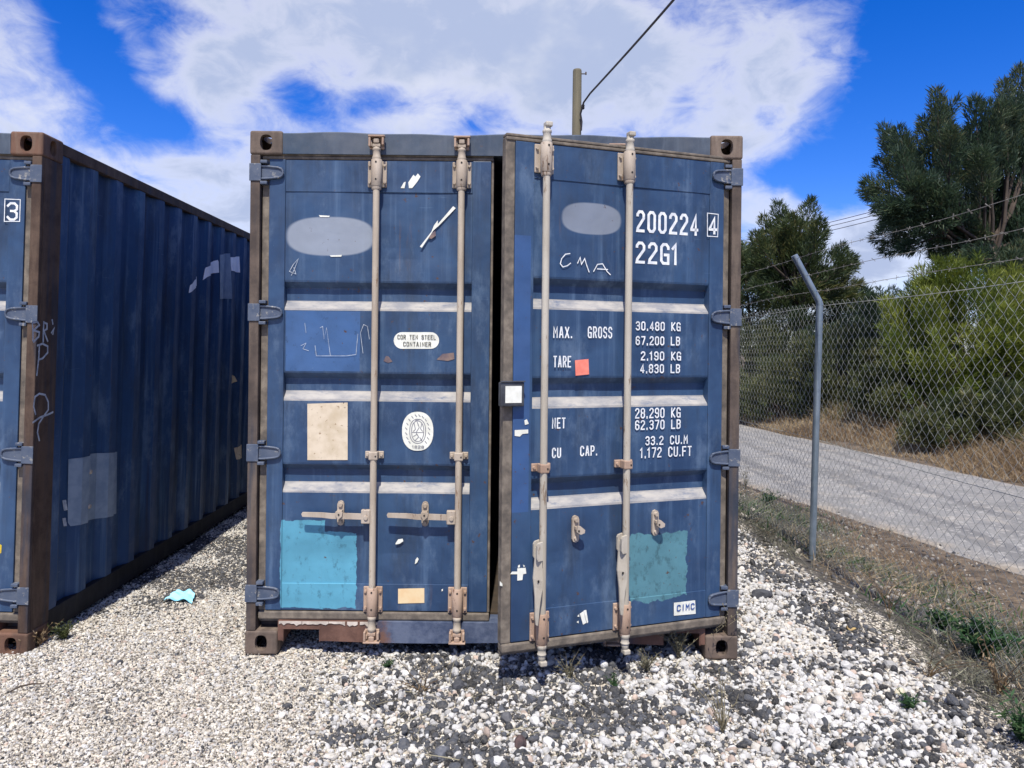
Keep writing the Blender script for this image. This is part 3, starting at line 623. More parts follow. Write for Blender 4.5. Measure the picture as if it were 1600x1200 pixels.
def make_container(loc, rot, label, angles, latched, mats, rust, postm, seeds):
    c = tag(empty('shipping_container', loc, rot), label, 'shipping container', 'steel shipping containers')
    Wd, H, L = 1.219, 2.591, 6.058
    for sx in (-1, 1):
        for (y, sy) in ((0, 1), (L, -1)):
            for (z, sz) in ((0, 1), (H, -1)):
                m = MB(); casting(m, -sx, sy, sz, sx*Wd, y, z); m.build('corner_casting', rust if y == 0 else M['rust_dark'], c, fix=False)
        # front corner post: an outer face, a return behind the door edge and a bar the hinges hang on
        for nm, y0, sg in (('corner_post', 0, 1), ('corner_post', L, -1)):
            m = MB(); m.box(sx*(Wd-.004), sx*(Wd-.052), y0+sg*.004, y0+sg*.030, .1185, H-.1185, 0, .004); m.box(sx*(Wd-.003), sx*(Wd-.016), y0+sg*.0305, y0+sg*.176, .1185, H-.1185, 0, .003)
            m.box(sx*(Wd-.0525), sx*(Wd-.155), y0+sg*.085, y0+sg*.11, .1185, H-.1185, 0, .003); m.box(sx*(Wd-.040), sx*(Wd-.052), y0+sg*.0305, y0+sg*.0845, .1185, H-.1185)
            m.build(nm, postm if y0 == 0 else M['side'], c)
        for z in HZ:
            m = MB()
            for dz in (-.052, .052): m.box(sx*(Wd-.0535), sx*(Wd-.088), -.004, .06, z+dz-.008, z+dz+.008, 0, .003)
            m.box(sx*(Wd+.0005), sx*(Wd-.058), -.0015, .0035, z-.043, z+.043, 0, .002)
            m.build('hinge_lug', M['hinge'], c)
        m = MB(); m.box(sx*(Wd-.006), sx*(Wd-.066), .1785, L-.1785, H-.068, H-.008, 0, .004); m.build('top_side_rail', M['rust_dark'] if seeds else M['side'], c)
        m = MB(); m.box(sx*(Wd-.010), sx*(Wd-.020), .1785, L-.1785, .045, .165, 0, .003); m.box(sx*(Wd-.0205), sx*(Wd-.075), .1785, L-.1785, .045, .055); m.box(sx*(Wd-.0205), sx*(Wd-.06), .1785, L-.1785, .155, .165)
        m.build('bottom_side_rail', M['black_rail'], c)
        # corrugated side panel
        pts, y = [], .1785
        cyc = [(.072, 0), (.068, 1), (.070, 1), (.068, 0)]
        st = [(y, 0.)]; i = 0
        while y < L-.1785-.07:
            ln, tgt = cyc[i % 4]; y = min(y+ln, L-.1785); st.append((y, .036*tgt)); i += 1
        st.append((L-.1785, st[-1][1]))
        vs, nz = [], 10
        for y, dp in st:
            for k in range(nz+1):
                z = .1652+(H-.0682-.1652)*k/nz; w = .002*math.sin(z*5+y*2.3)*(0 < k < nz)
                vs.append((sx*(Wd-.012-dp+w), y, z))
        fs = [(a*(nz+1)+k, (a+1)*(nz+1)+k, (a+1)*(nz+1)+k+1, a*(nz+1)+k+1) for a in range(len(st)-1) for k in range(nz)]
        m = MB(); m.add(vs, fs); sp_ = m.build('side_panel', M['side'], c)
    # header with a slightly buckled top edge
    m = MB(); n = 40; vs = []
    for k in range(n+1):
        x = -1.0565+2.113*k/n; b = .004*math.sin(x*6)+.003*math.sin(x*15+1)
        vs += [(x, .008, H-.112), (x, .006+b*.5, H-.013+b), (x, .012+b*.5, H-.007+b), (x, .12, H-.007+b), (x, .12, H-.112)]
    fs = [(5*k+j, 5*k+(j+1) % 5, 5*k+5+(j+1) % 5, 5*k+5+j) for k in range(n) for j in range(5)]+[(0, 1, 2, 3, 4), tuple(5*n+j for j in range(5))]
    m.add(vs, fs); m.build('header', mats['header'], c)
    # sill with two fork pockets
    m = MB(); y0, y1 = .004, .12
    poly = [(-1.056, .168), (-1.056, .072), (-1.035, .072), (-1.030, .128), (-.850, .128), (-.845, .072), (.845, .066), (.850, .128), (1.030, .128), (1.035, .072), (1.056, .072), (1.056, .168)]
    for a, b in ((-1.056, -1.035), (-.845, .845), (1.035, 1.056)):
        kk = 24 if b-a > 1 else 1
        for i in range(kk):
            xa, xb = a+(b-a)*i/kk, a+(b-a)*(i+1)/kk; z0 = .070+.006*math.sin(xa*4.1) if kk > 1 else .072; z1 = .070+.006*math.sin(xb*4.1) if kk > 1 else .072
            m.add([(xa, y0, z0), (xb, y0, z1), (xb, y0, .168), (xa, y0, .168), (xa, y1, z0), (xb, y1, z1), (xb, y1, .168), (xa, y1, .168)], [(0, 1, 2, 3), (7, 6, 5, 4), (0, 4, 5, 1), (3, 2, 6, 7)]+([(0, 3, 7, 4)] if i == 0 else [])+([(1, 5, 6, 2)] if i == kk-1 else []))
    for a, b in ((-1.0345, -.8455), (.8455, 1.0345)):
        m.box(a, b, y0+.0005, y1, .128, .1675); m.box(a, a+.006, y0+.001, .30, .068, .1275); m.box(b-.006, b, y0+.001, .30, .068, .1275)
    m.build('sill', mats['sill'], c)
    m = MB(); m.box(-1.14, 1.14, .1215, L-.12, .150, .178); m.build('floor', M['inside'], c)
    m = MB(); m.box(-1.153, 1.153, .1215, L-.05, H-.030, H-.026); m.build('roof_panel', M['side'], c)
    m = MB(); m.box(-1.056, 1.056, L-.06, L-.03, .12, H-.03); m.build('end_panel', M['side'], c)
    for sx in (-1, 1):
        for d in (.585, 1.004):
            x = sx*(1.174-d)
            for z, up in ((2.530 if sx < 0 or not seeds or seeds[0] == 8 else 2.500, 1), (.108, 0)):
                m = MB(); m.box(x-.036, x+.036, -.006, .0035, z-.028, z+.028, 0, .003)
                m.box(x-.038, x-.027, -.038, -.0065, z-.022, z+.024, 0, .003); m.box(x+.027, x+.038, -.038, -.0065, z-.014, z+.022, 0, .003)
                m.box(x-.040, x+.042, -.040, -.0065, z+(.0245 if up else -.032), z+(.034 if up else -.0225), 0, .003)
                m.build('cam_keeper', M['fit_rust'], c)
    dl = make_door(c, 1, -1.174, -angles[0], mats['left'], mats['rod_left'], latched[0], seeds[0])
    dr = make_door(c, -1, 1.174, angles[1], mats['right'], mats['rod_right'], latched[1], seeds[1])
    return c, dl, dr

CX, CY = .030, 3.545
OPEN = 18.5
def doorpx(u, v, which):        # photo pixel -> (local x, z) on the main container's door skin
    a, b = unroll(u, v)
    if which == 'L': Y = CY+.022; return a*Y-(CX-1.174), HC-b*Y
    hx, hy = CX+1.174, CY+.022; t = R(OPEN)
    # point = (hx - d cos t, hy - d sin t); a = X/Y
    d = (hx-a*hy)/(math.cos(t)-a*math.sin(t)); Y = hy-d*math.sin(t)
    return -d, HC-b*Y
def rect(which, u0, v0, u1, v1):
    p, q = doorpx(u0, v0, which), doorpx(u1, v1, which)
    return min(p[0], q[0]), max(p[0], q[0]), min(p[1], q[1]), max(p[1], q[1])
def ov(which, u0, v0, u1, v1):
    a, b, c, d = rect(which, u0, v0, u1, v1); return (a+b)/2, (c+d)/2, (b-a)/2, (d-c)/2
CY1, CY2, LB = lin('5596ae'), lin('527f8b'), lin('3b5c89')
GREY = lin('8b939f')
pl = paint('left_door_paint', C_BLUE1, C_BLUE2, C_CHALK, patches=[(*rect('L', 446, 485, 562, 581), LB, .25, .004), (*rect('L', 438, 813, 506, 951), CY1, .4, .03), (*rect('L', 498, 830, 556, 950), CY1, .4, .04)], ovals=[(*ov('L', 448, 338, 584, 400), GREY, .92)])
pr = paint('right_door_paint', C_BLUE1, C_BLUE2, C_CHALK, patches=[(*rect('R', 984, 838, 1074, 932), CY2, .5, .06), (*rect('R', 799, 366, 826, 800), lin('34527f'), .1, .003)], ovals=[(*ov('R', 880, 313, 971, 369), lin('7d8592'), .92)])
mats = {'header': M['header'], 'sill': M['sill'], 'left': pl, 'right': pr, 'rod_left': M['rod_beige'], 'rod_right': M['rod_grey']}
main, DL, DR = make_container((CX, CY, 0), (0, 0, 0), 'blue steel shipping container in the middle with its right door ajar', (0, OPEN), (True, False), mats, M['rust'], M['post'], (3, 4))
mats2 = {'header': M['header'], 'sill': M['sill'], 'left': M['paint'], 'right': M['paint'], 'rod_left': M['rod_beige'], 'rod_right': M['rod_beige']}
LX = -3.475
left, L2, R2 = make_container((LX+.0, CY-.012, .004), (0, R(1.2), 0), 'blue shipping container at the left edge with its corrugated side facing the gap', (0, 0), (True, True), mats2, M['rust_red'], M['rust_dark'], (8, 9))
DOORS = {'L': DL, 'R': DR}

# ---- lettering and stickers on the doors
def dtext(which, s, u0, v1, u1, v0, sw=None, matl='white', name='lettering', yoff=None, ratio=None):
    """text whose box runs from (u0, v1) bottom left to (u1, v0) top right in the photo"""
    p, q = doorpx(u0, v1, which), doorpx(u1, v0, which); Lx = q[0]-p[0]
    p2 = doorpx(u0, v0, which); h = p2[1]-p[1]
    n = textlen(s, 1, .36); wd = Lx/n; sw = sw or h*.14
    y = (surf_y(p[1]+h/2) if yoff is None else yoff)-.0026; cx = p[0]
    for w in s.split(' '):
        mb = MB(); cx = text(mb, w, cx+sw*.4, p[1]+sw*.45, h-sw*.9, wd-sw*.8, wd*.36+sw*.8, sw, y)-sw*.4+wd*1.36
        o = mb.build(name, M[matl], DOORS[which])
    return o
def poly(which, pts, matl, name, y=None, lift=.0014, thick=.0012, label=None):
    P = [doorpx(u, v, which) for u, v in pts]; zc = sum(p[1] for p in P)/len(P)
    yy = (surf_y(zc) if y is None else y)-lift
    mb = MB(); mb.prism(P, yy-thick, yy); o = mb.build(name, M[matl], DOORS[which])
    if label: o['label'] = label
    return o
def strokes(which, lines, w, matl, name):
    mb = MB(); k = 0
    for ln in lines:
        P = [doorpx(u, v, which) for u, v in ln]; k += 1
        ribbon(mb, P, w, surf_y(P[0][1])-.0028-.0001*(k % 4))
    return mb.build(name, M[matl], DOORS[which])
dtext('R', '200224', 995, 362, 1092, 328, .0135)
dtext('R', '22G1', 994, 411, 1059, 377, .0135)
dtext('R', '4', 1107, 366, 1120, 339, .0130, yoff=0)
a = [doorpx(u, v, 'R') for u, v in ((1105, 333), (1122, 335), (1121, 370), (1105, 369), (1105, 333))]
mb = MB(); ribbon(mb, a, .004, -.0016); mb.build('lettering_frame', M['white'], DR)
for s, u0, v1, u1, v0 in (('30,480 KG', 994, 516, 1063, 502), ('67,200 LB', 994, 539, 1062, 525), ('2,190 KG', 1002, 563, 1063, 549), ('4,830 LB', 1001, 583, 1062, 569),
                          ('28,290 KG', 993, 654, 1063, 638), ('62,370 LB', 993, 672, 1063, 657), ('33.2 CU.M', 1009, 696, 1073, 682), ('1,172 CU.FT', 1001, 716, 1078, 700),
                          ('MAX.', 865, 528, 894, 510), ('GROSS', 919, 528, 957, 510), ('TARE', 865, 574, 893, 556), ('NET', 863, 670, 884, 653), ('CU', 863, 716, 877, 700), ('CAP.', 907, 713, 933, 697)):
    dtext('R', s, u0, v1, u1, v0, .0062)
strokes('R', [[(891, 396), (884, 397), (878, 404), (876, 412), (880, 417), (887, 415), (892, 411)], [(903, 411), (907, 402), (909, 413), (914, 404), (917, 414), (921, 425)], [(928, 424), (934, 413), (942, 412), (949, 424), (954, 429)], [(934, 420), (950, 421)]], .0045, 'white', 'handwriting')
strokes('R', [[(1110, 655), (1113, 668), (1117, 654), (1119, 668)], [(1108, 662), (1112, 672)]], .005, 'chalkline', 'handwriting')
poly('R', [(899, 563), (920, 561), (921, 585), (900, 587)], 'red', 'red_paint_square')
poly('R', [(1053, 942), (1086, 938), (1087, 959), (1053, 962)], 'sticker_white', 'maker_plate', y=.002)
dtext('R', 'CIMC', 1057, 955, 1084, 945, .0055, 'ink_blue', 'maker_lettering', yoff=-.0012)
for pts in ([(804, 672), (825, 671), (825, 677), (816, 678), (812, 682), (804, 681)], [(819, 657), (823, 655), (826, 662), (820, 664)], [(808, 888), (821, 887), (822, 896), (817, 897), (816, 906), (808, 907), (808, 897), (797, 897), (800, 893), (808, 893)], [(809, 884), (812, 882), (812, 886), (809, 887)], [(817, 882), (820, 884), (818, 886)]):
    poly('R', pts, 'sticker_white', 'tape_scrap', y=0)
poly('R', [(781, 908), (785, 912), (785, 916), (781, 915)], 'sticker_white', 'tape_scrap', y=.002)
for pts in ([(906, 959), (912, 955), (916, 973), (911, 976)], [(912, 954), (916, 953), (919, 972), (917, 974)], [(902, 963), (905, 960), (905, 964)], [(901, 972), (904, 970), (904, 974)]): poly('R', pts, 'sticker_white', 'tape_scrap', y=.002)
strokes('L', [[(455, 430), (460, 420), (466, 404), (458, 413), (452, 424), (462, 428), (459, 418)]], .003, 'chalkline', 'handwriting')
strokes('L', [[(476, 505), (478, 520)], [(500, 512), (504, 510), (506, 530), (510, 512), (516, 556)], [(567, 552), (563, 520), (568, 507), (574, 510), (577, 530)], [(470, 540), (478, 536), (473, 545), (482, 548)], [(492, 540), (494, 556), (516, 556), (540, 556), (556, 554), (559, 522)]], .0022, 'chalkline', 'handwriting')
# COR-TEN plate
def rounded(u0, v0, u1, v1, r, n=6):
    pts = []
    for cx, cy, a0 in ((u1-r, v0+r, -90), (u1-r, v1-r, 0), (u0+r, v1-r, 90), (u0+r, v0+r, 180)):
        pts += [(cx+r*math.cos(R(a0+90*i/n)), cy+r*math.sin(R(a0+90*i/n))) for i in range(n+1)]
    return pts
poly('L', rounded(615, 519, 686, 545, 13), 'sticker_white', 'steel_grade_plate')
dtext('L', 'COR TEN STEEL', 621, 530, 681, 523, .0032, 'ink_dark', 'plate_lettering', yoff=.0035)
dtext('L', 'CONTAINER', 630, 541, 673, 534, .0032, 'ink_dark', 'plate_lettering', yoff=.0035)
# class society emblem
el_ = lambda cu, cv, ru, rv, n=36, p=2.3: [(cu+ru*math.copysign(abs(math.cos(t))**(2/p), math.cos(t)), cv+rv*math.copysign(abs(math.sin(t))**(2/p), math.sin(t))) for t in [2*math.pi*i/n for i in range(n)]]
poly('L', el_(652.5, 674, 24.5, 30.5), 'sticker_white', 'emblem_plate')
def strokes_y(which, lines, w, matl, name, y):
    mb = MB()
    for k, ln in enumerate(lines): ribbon(mb, [doorpx(u, v, which) for u, v in ln], w, y-.0001*(k % 5))
    return mb.build(name, M[matl], DOORS[which])
ring = el_(652.5, 674, 12.5, 19, 28); ring2 = el_(652.5, 674, 9.5, 16, 28)
em = [ring+[ring[0]], ring2+[ring2[0]], [(643, 676), (662, 676)], [(652, 660), (655, 668), (650, 676), (654, 683), (648, 689)], [(647, 662), (649, 671), (646, 674)], [(659, 662), (657, 670), (660, 674)], [(656, 684), (659, 689)], [(646, 682), (651, 679)], [(649, 657), (655, 656)]]
for i in range(20):
    t = 2*math.pi*(i+.5)/20
    if 1.0 < t < 2.14: continue
    cu, cv = 652.5+18*math.cos(t), 674+24.5*math.sin(t); em.append([(cu-1.1, cv-1.5), (cu+1.1, cv+1.4)])
strokes_y('L', em, .0042, 'sticker_ink', 'emblem_print', .0032)
dtext('L', '1828', 644, 700.5, 662, 696, .0025, 'sticker_ink', 'emblem_lettering', yoff=.0035)
poly('L', [(480, 631), (543, 629), (543, 719), (480, 719)], 'beige', 'inspection_plate')
poly('L', [(622, 920), (663, 919), (663, 942), (622, 943)], 'cream', 'paper_label', y=.002)
for pts in ([(626, 294), (631, 285), (634, 284), (632, 294)], [(639, 294), (638, 285), (646, 273), (649, 276), (653, 271), (657, 276), (652, 284), (644, 294)]): poly('L', pts, 'sticker_white', 'torn_tape', y=.002)
poly('L', [(656, 385), (674, 362), (678, 352), (684, 344), (684, 350), (708, 322), (712, 325), (686, 352), (677, 360), (659, 387)], 'sticker_white', 'torn_tape')
poly('L', [(675, 364), (680, 360), (681, 368), (674, 373), (669, 372)], 'brownspot', 'rust_spot')
poly('L', [(682, 562), (691, 553), (709, 551), (710, 561), (700, 564)], 'brownspot', 'rust_spot')
poly('L', [(599, 564), (603, 556), (607, 557), (613, 565), (606, 567)], 'brownspot', 'rust_spot')
poly('L', [(618, 849), (622, 843), (629, 842), (630, 846), (624, 850), (618, 851)], 'sticker_white', 'tape_scrap')
poly('L', [(649, 875), (652, 871), (654, 874), (652, 879), (648, 882)], 'sticker_white', 'tape_scrap')
poly('L', [(498, 336), (515, 337), (514, 339), (500, 339)], 'sticker_white', 'tape_scrap', lift=.002)
poly('L', [(515, 399), (534, 398), (533, 401), (517, 401)], 'sticker_white', 'tape_scrap', lift=.002)
poly('L', [(690, 921), (692, 920), (692, 923), (690, 924)], 'sticker_white', 'tape_scrap', y=.002)
# peeling paint along the top of the sill
x = -1.05; r = random.Random(5)
while x < -.60:
    w = r.uniform(.05, .15); h0 = .166; n_ = max(3, int(w/.012)); low_ = [(x+w*(1-i/n_), h0-r.uniform(.006, .013)-(.008 if r.random() < .2 else 0)) for i in range(n_+1)]
    mb = MB(); mb.prism([(x, h0+.002), (x+w, h0+.002)]+low_, .000, .003); mb.build('paint_flake', M['peel'], main); x += w+r.uniform(.001, .012)
# small lock box on the free edge of the open door
lb = MB(); x0, x1, z0, z1 = rect('R', 779, 597, 815, 634)
lb.box(x0, x1, -.034, .003, z0, z1, 0, .005); lb.box(x0-.002, x1+.002, -.040, -.030, z1+.0005, z1+.007, 0, .002); lb.build('lock_box', M['box'], DR)
lp = MB(); lp.box(x0+.020, x1-.014, -.0362, -.0345, z0+.016, z1-.016); lp.build('lock_box_label', M['sticker_white'], DR)

# ---- marks on the neighbouring container's side (local coordinates of that container)
inv = Matrix.Rotation(-R(1.2), 3, 'Y')
def sidept(u, v, off=-.012):
    """photo pixel -> (y, z) on the neighbour's right side, local"""
    a, b = unroll(u, v); o = inv @ (Vector((0, 0, HC))-Vector((LX, CY-.012, .004))); d = inv @ Vector((a, 1, -b))
    t = (1.219+off-o.x)/d.x; p = o+d*t; return p.y, p.z
CYC = [(0, 0), (.072, 0), (.140, .036), (.210, .036), (.278, 0)]
def side_x(y, lift=.003):
    if y < .1785: return 1.219-.003+lift
    t = (y-.1785) % .278
    return 1.219-.012-float(np.interp(t, [c[0] for c in CYC], [c[1] for c in CYC]))+lift
def side_poly(pts, matl, name, n=40, label=None):
    P = [sidept(u, v) for u, v in pts]; y0, y1 = min(p[0] for p in P), max(p[0] for p in P)
    br = {y0, y1}; k = 0
    for k in range(60):
        for c in (0, .072, .140, .210):
            yy = .1785+.278*k+c
            if y0 < yy < y1: br.add(yy)
    br |= {y0+(y1-y0)*i/n for i in range(n+1)}; br = sorted(br)
    def span(y):
        zs = []
        for (a, b), (c, d) in zip(P, P[1:]+P[:1]):
            if (a-y)*(c-y) <= 0 and abs(a-c) > 1e-9: zs.append(b+(d-b)*(y-a)/(c-a))
        return (min(zs), max(zs)) if len(zs) >= 2 else None
    vs, fs = [], []; prev = False
    for y in br:
        s_ = span(min(max(y, y0+1e-5), y1-1e-5))
        if s_ is None: prev = False; continue
        vs += [(side_x(y), y, s_[0]), (side_x(y), y, s_[1])]
        if prev: k = len(vs); fs.append((k-4, k-2, k-1, k-3))
        prev = True
    mb = MB(); mb.add(vs, fs); o = mb.build(name, M[matl], left)
    if label: o['label'] = label
    return o
side_poly([(116, 718), (152, 709), (192, 706), (190, 803), (152, 812), (115, 823)], 'greysheet', 'repair_patch')
side_poly([(344, 398), (362, 396), (362, 467), (343, 467)], 'greysheet', 'repair_patch')
side_poly([(297, 458), (298, 446), (304, 437), (314, 432), (314, 447), (305, 450)], 'swoosh', 'painted_stripe')
side_poly([(320, 438), (322, 418), (330, 414), (343, 406), (343, 426), (332, 429), (323, 433)], 'swoosh', 'painted_stripe')
side_poly([(362, 402), (378, 401), (378, 426), (362, 423)], 'swoosh', 'painted_stripe')
side_poly([(369, 700), (374, 697), (383, 695), (383, 716), (370, 718)], 'beige', 'repair_patch')
for pts in ([(107, 782), (115, 781), (115, 797), (107, 799)], [(107, 810), (114, 809), (114, 822), (107, 823)]): side_poly(pts, 'chalkline', 'tape_scrap', 3)
side_poly([(362, 594), (366, 585), (372, 588), (373, 596), (367, 600)], 'cream', 'tape_scrap', 6)
for k, (u, v) in enumerate(((141, 737), (139, 791))):
    y, z = sidept(u, v); mb = MB(); mb.tube((side_x(y), y, z), (side_x(y)+.012, y, z), .016, .011, 8); mb.build('rivet', M['fit'], left)
gl = [[(50, 504), (51, 518), (51, 532)], [(50, 504), (58, 503), (61, 508), (52, 516)], [(52, 516), (61, 519), (60, 526), (52, 534)], [(68, 503), (67, 520), (67, 534)], [(68, 504), (73, 506), (73, 514), (68, 517)], [(68, 517), (74, 533)], [(81, 500), (82, 506)], [(80, 520), (84, 513), (82, 522)],
      [(61, 541), (60, 560), (57, 586)], [(58, 540), (66, 537), (74, 541), (74, 551), (66, 560), (60, 562)], [(55, 647), (52, 635), (54, 620), (61, 615), (70, 617), (75, 628), (75, 640), (68, 650), (60, 662), (58, 676), (61, 688)], [(51, 660), (62, 652), (74, 648), (82, 644)]]
mb = MB()
for k, ln in enumerate(gl):
    P = [sidept(u, v, -.003) for u, v in ln]; t = MB(); ribbon(t, P, .010, 0)
    mb.add([(1.219-.003+.0015+.0001*(k % 4), p[0], p[2]) for p in t.v], t.f)
mb.build('chalk_handwriting', M['chalkline'], left)
# boxed digit and marks on the neighbour's right door; local door coordinates
def nd(u, v):
    a, b = unroll(u, v); o = inv @ (Vector((0, 0, HC))-Vector((LX, CY-.012, .004))); d = inv @ Vector((a, 1, -b))
    t = (.022-o.y)/d.y; p = o+d*t; return p.x-1.174, p.z
p, q = nd(12, 343), nd(27, 318); mb = MB(); text(mb, '3', p[0], p[1], q[1]-p[1], q[0]-p[0], 0, .011, -.0016); mb.build('lettering', M['white'], R2)
mb = MB(); ribbon(mb, [nd(8, 311), nd(32, 312), nd(31, 346), nd(7, 346), nd(8, 311)], .004, -.0016); mb.build('lettering_frame', M['white'], R2)
P = [nd(0, 850), nd(3, 852), nd(2, 864), nd(-4, 866)]; mb = MB(); mb.prism(P, -.0018, -.0006); mb.build('yellow_sticker', M['yellow'], R2)
# ------------------------------------------------------------------ gravel: real stones instanced on points
def gp(u, v):                    # photo pixel -> point on the ground
    a, b = unroll(u, v); Y = HC/max(b, .01)
    for _ in range(8): Y = .5*Y+.5*(HC-float(height(a*Y, Y)))/max(b, .01)
    return Vector((a*Y, Y, float(height(a*Y, Y))))
PROTO = bpy.data.collections.new('stone_shapes')
def stonef(q):
    a = q.n('ShaderNodeAttribute', attribute_name='col', attribute_type='INSTANCER')
    n = q.noise(q.obj, 2.2, 6, .65)
    c = q.mix(q.step(n, .35, .7), a.outputs['Color'], q.mix(.30, a.outputs['Color'], (.30, .27, .22)))
    q.set(col=c, rough=.85, spec=.25, nrm=q.bump(q.noise(q.obj, 6, 6, .65), .5, .15))
M['stone'] = mat('gravel_stone', stonef)
for k in range(7):
    bm = bmesh.new(); bmesh.ops.create_icosphere(bm, subdivisions=2, radius=1)
    r = random.Random(100+k); pl_ = [(Vector((r.gauss(0, 1), r.gauss(0, 1), r.gauss(0, 1))).normalized(), r.uniform(.62, .92)) for _ in range(9)]
    sc = (1, r.uniform(.72, .95), r.uniform(.52, .8))
    for p in bm.verts:
        q = p.co.copy()
        for n, d in pl_:
            e = q.dot(n)
            if e > d: q -= n*(e-d)*.85
        p.co = Vector((q.x*sc[0], q.y*sc[1], q.z*sc[2]))
    me = bpy.data.meshes.new('stone_shape'); bm.to_mesh(me); bm.free(); me.materials.append(M['stone'])
    me.polygons.foreach_set('use_smooth', np.full(len(me.polygons), k % 3 != 0))
    PROTO.objects.link(bpy.data.objects.new('stone_shape', me))
nt = bpy.data.node_groups.new('scatter_stones', 'GeometryNodeTree')
nt.interface.new_socket('Geometry', in_out='INPUT', socket_type='NodeSocketGeometry'); nt.interface.new_socket('Geometry', in_out='OUTPUT', socket_type='NodeSocketGeometry')
def gn(t): return nt.nodes.new(t)
gi, go = gn('NodeGroupInput'), gn('NodeGroupOutput'); m2p = gn('GeometryNodeMeshToPoints'); iop = gn('GeometryNodeInstanceOnPoints'); ci = gn('GeometryNodeCollectionInfo')
ci.inputs['Collection'].default_value = PROTO; ci.inputs['Separate Children'].default_value = True; ci.inputs['Reset Children'].default_value = True
def named(nm, dt):
    a = gn('GeometryNodeInputNamedAttribute'); a.data_type = dt; a.inputs['Name'].default_value = nm; return [o for o in a.outputs if o.enabled and o.name == 'Attribute'][0]
l = nt.links.new
l(gi.outputs[0], m2p.inputs['Mesh']); l(m2p.outputs[0], iop.inputs['Points']); l(ci.outputs[0], iop.inputs['Instance']); iop.inputs['Pick Instance'].default_value = True
l(named('pick', 'INT'), iop.inputs['Instance Index']); l(named('rot', 'FLOAT_VECTOR'), iop.inputs['Rotation']); l(named('scl', 'FLOAT_VECTOR'), iop.inputs['Scale']); l(iop.outputs[0], go.inputs[0])
def scatter(name, P, rot, scl, col, label=None):
    me = bpy.data.meshes.new(name); me.from_pydata([tuple(p) for p in P], [], []); n = len(P)
    for nm, ty, dt, key in (('rot', 'FLOAT_VECTOR', rot, 'vector'), ('scl', 'FLOAT_VECTOR', scl, 'vector'), ('col', 'FLOAT_COLOR', col, 'color'), ('pick', 'INT', rng.integers(0, 7, n), 'value')):
        a = me.attributes.new(nm, ty, 'POINT'); a.data.foreach_set(key, np.ascontiguousarray(dt, np.int32 if ty == 'INT' else np.float32).ravel())
    o = newobj(name, me); md = o.modifiers.new('scatter', 'NODES'); md.node_group = nt; return o
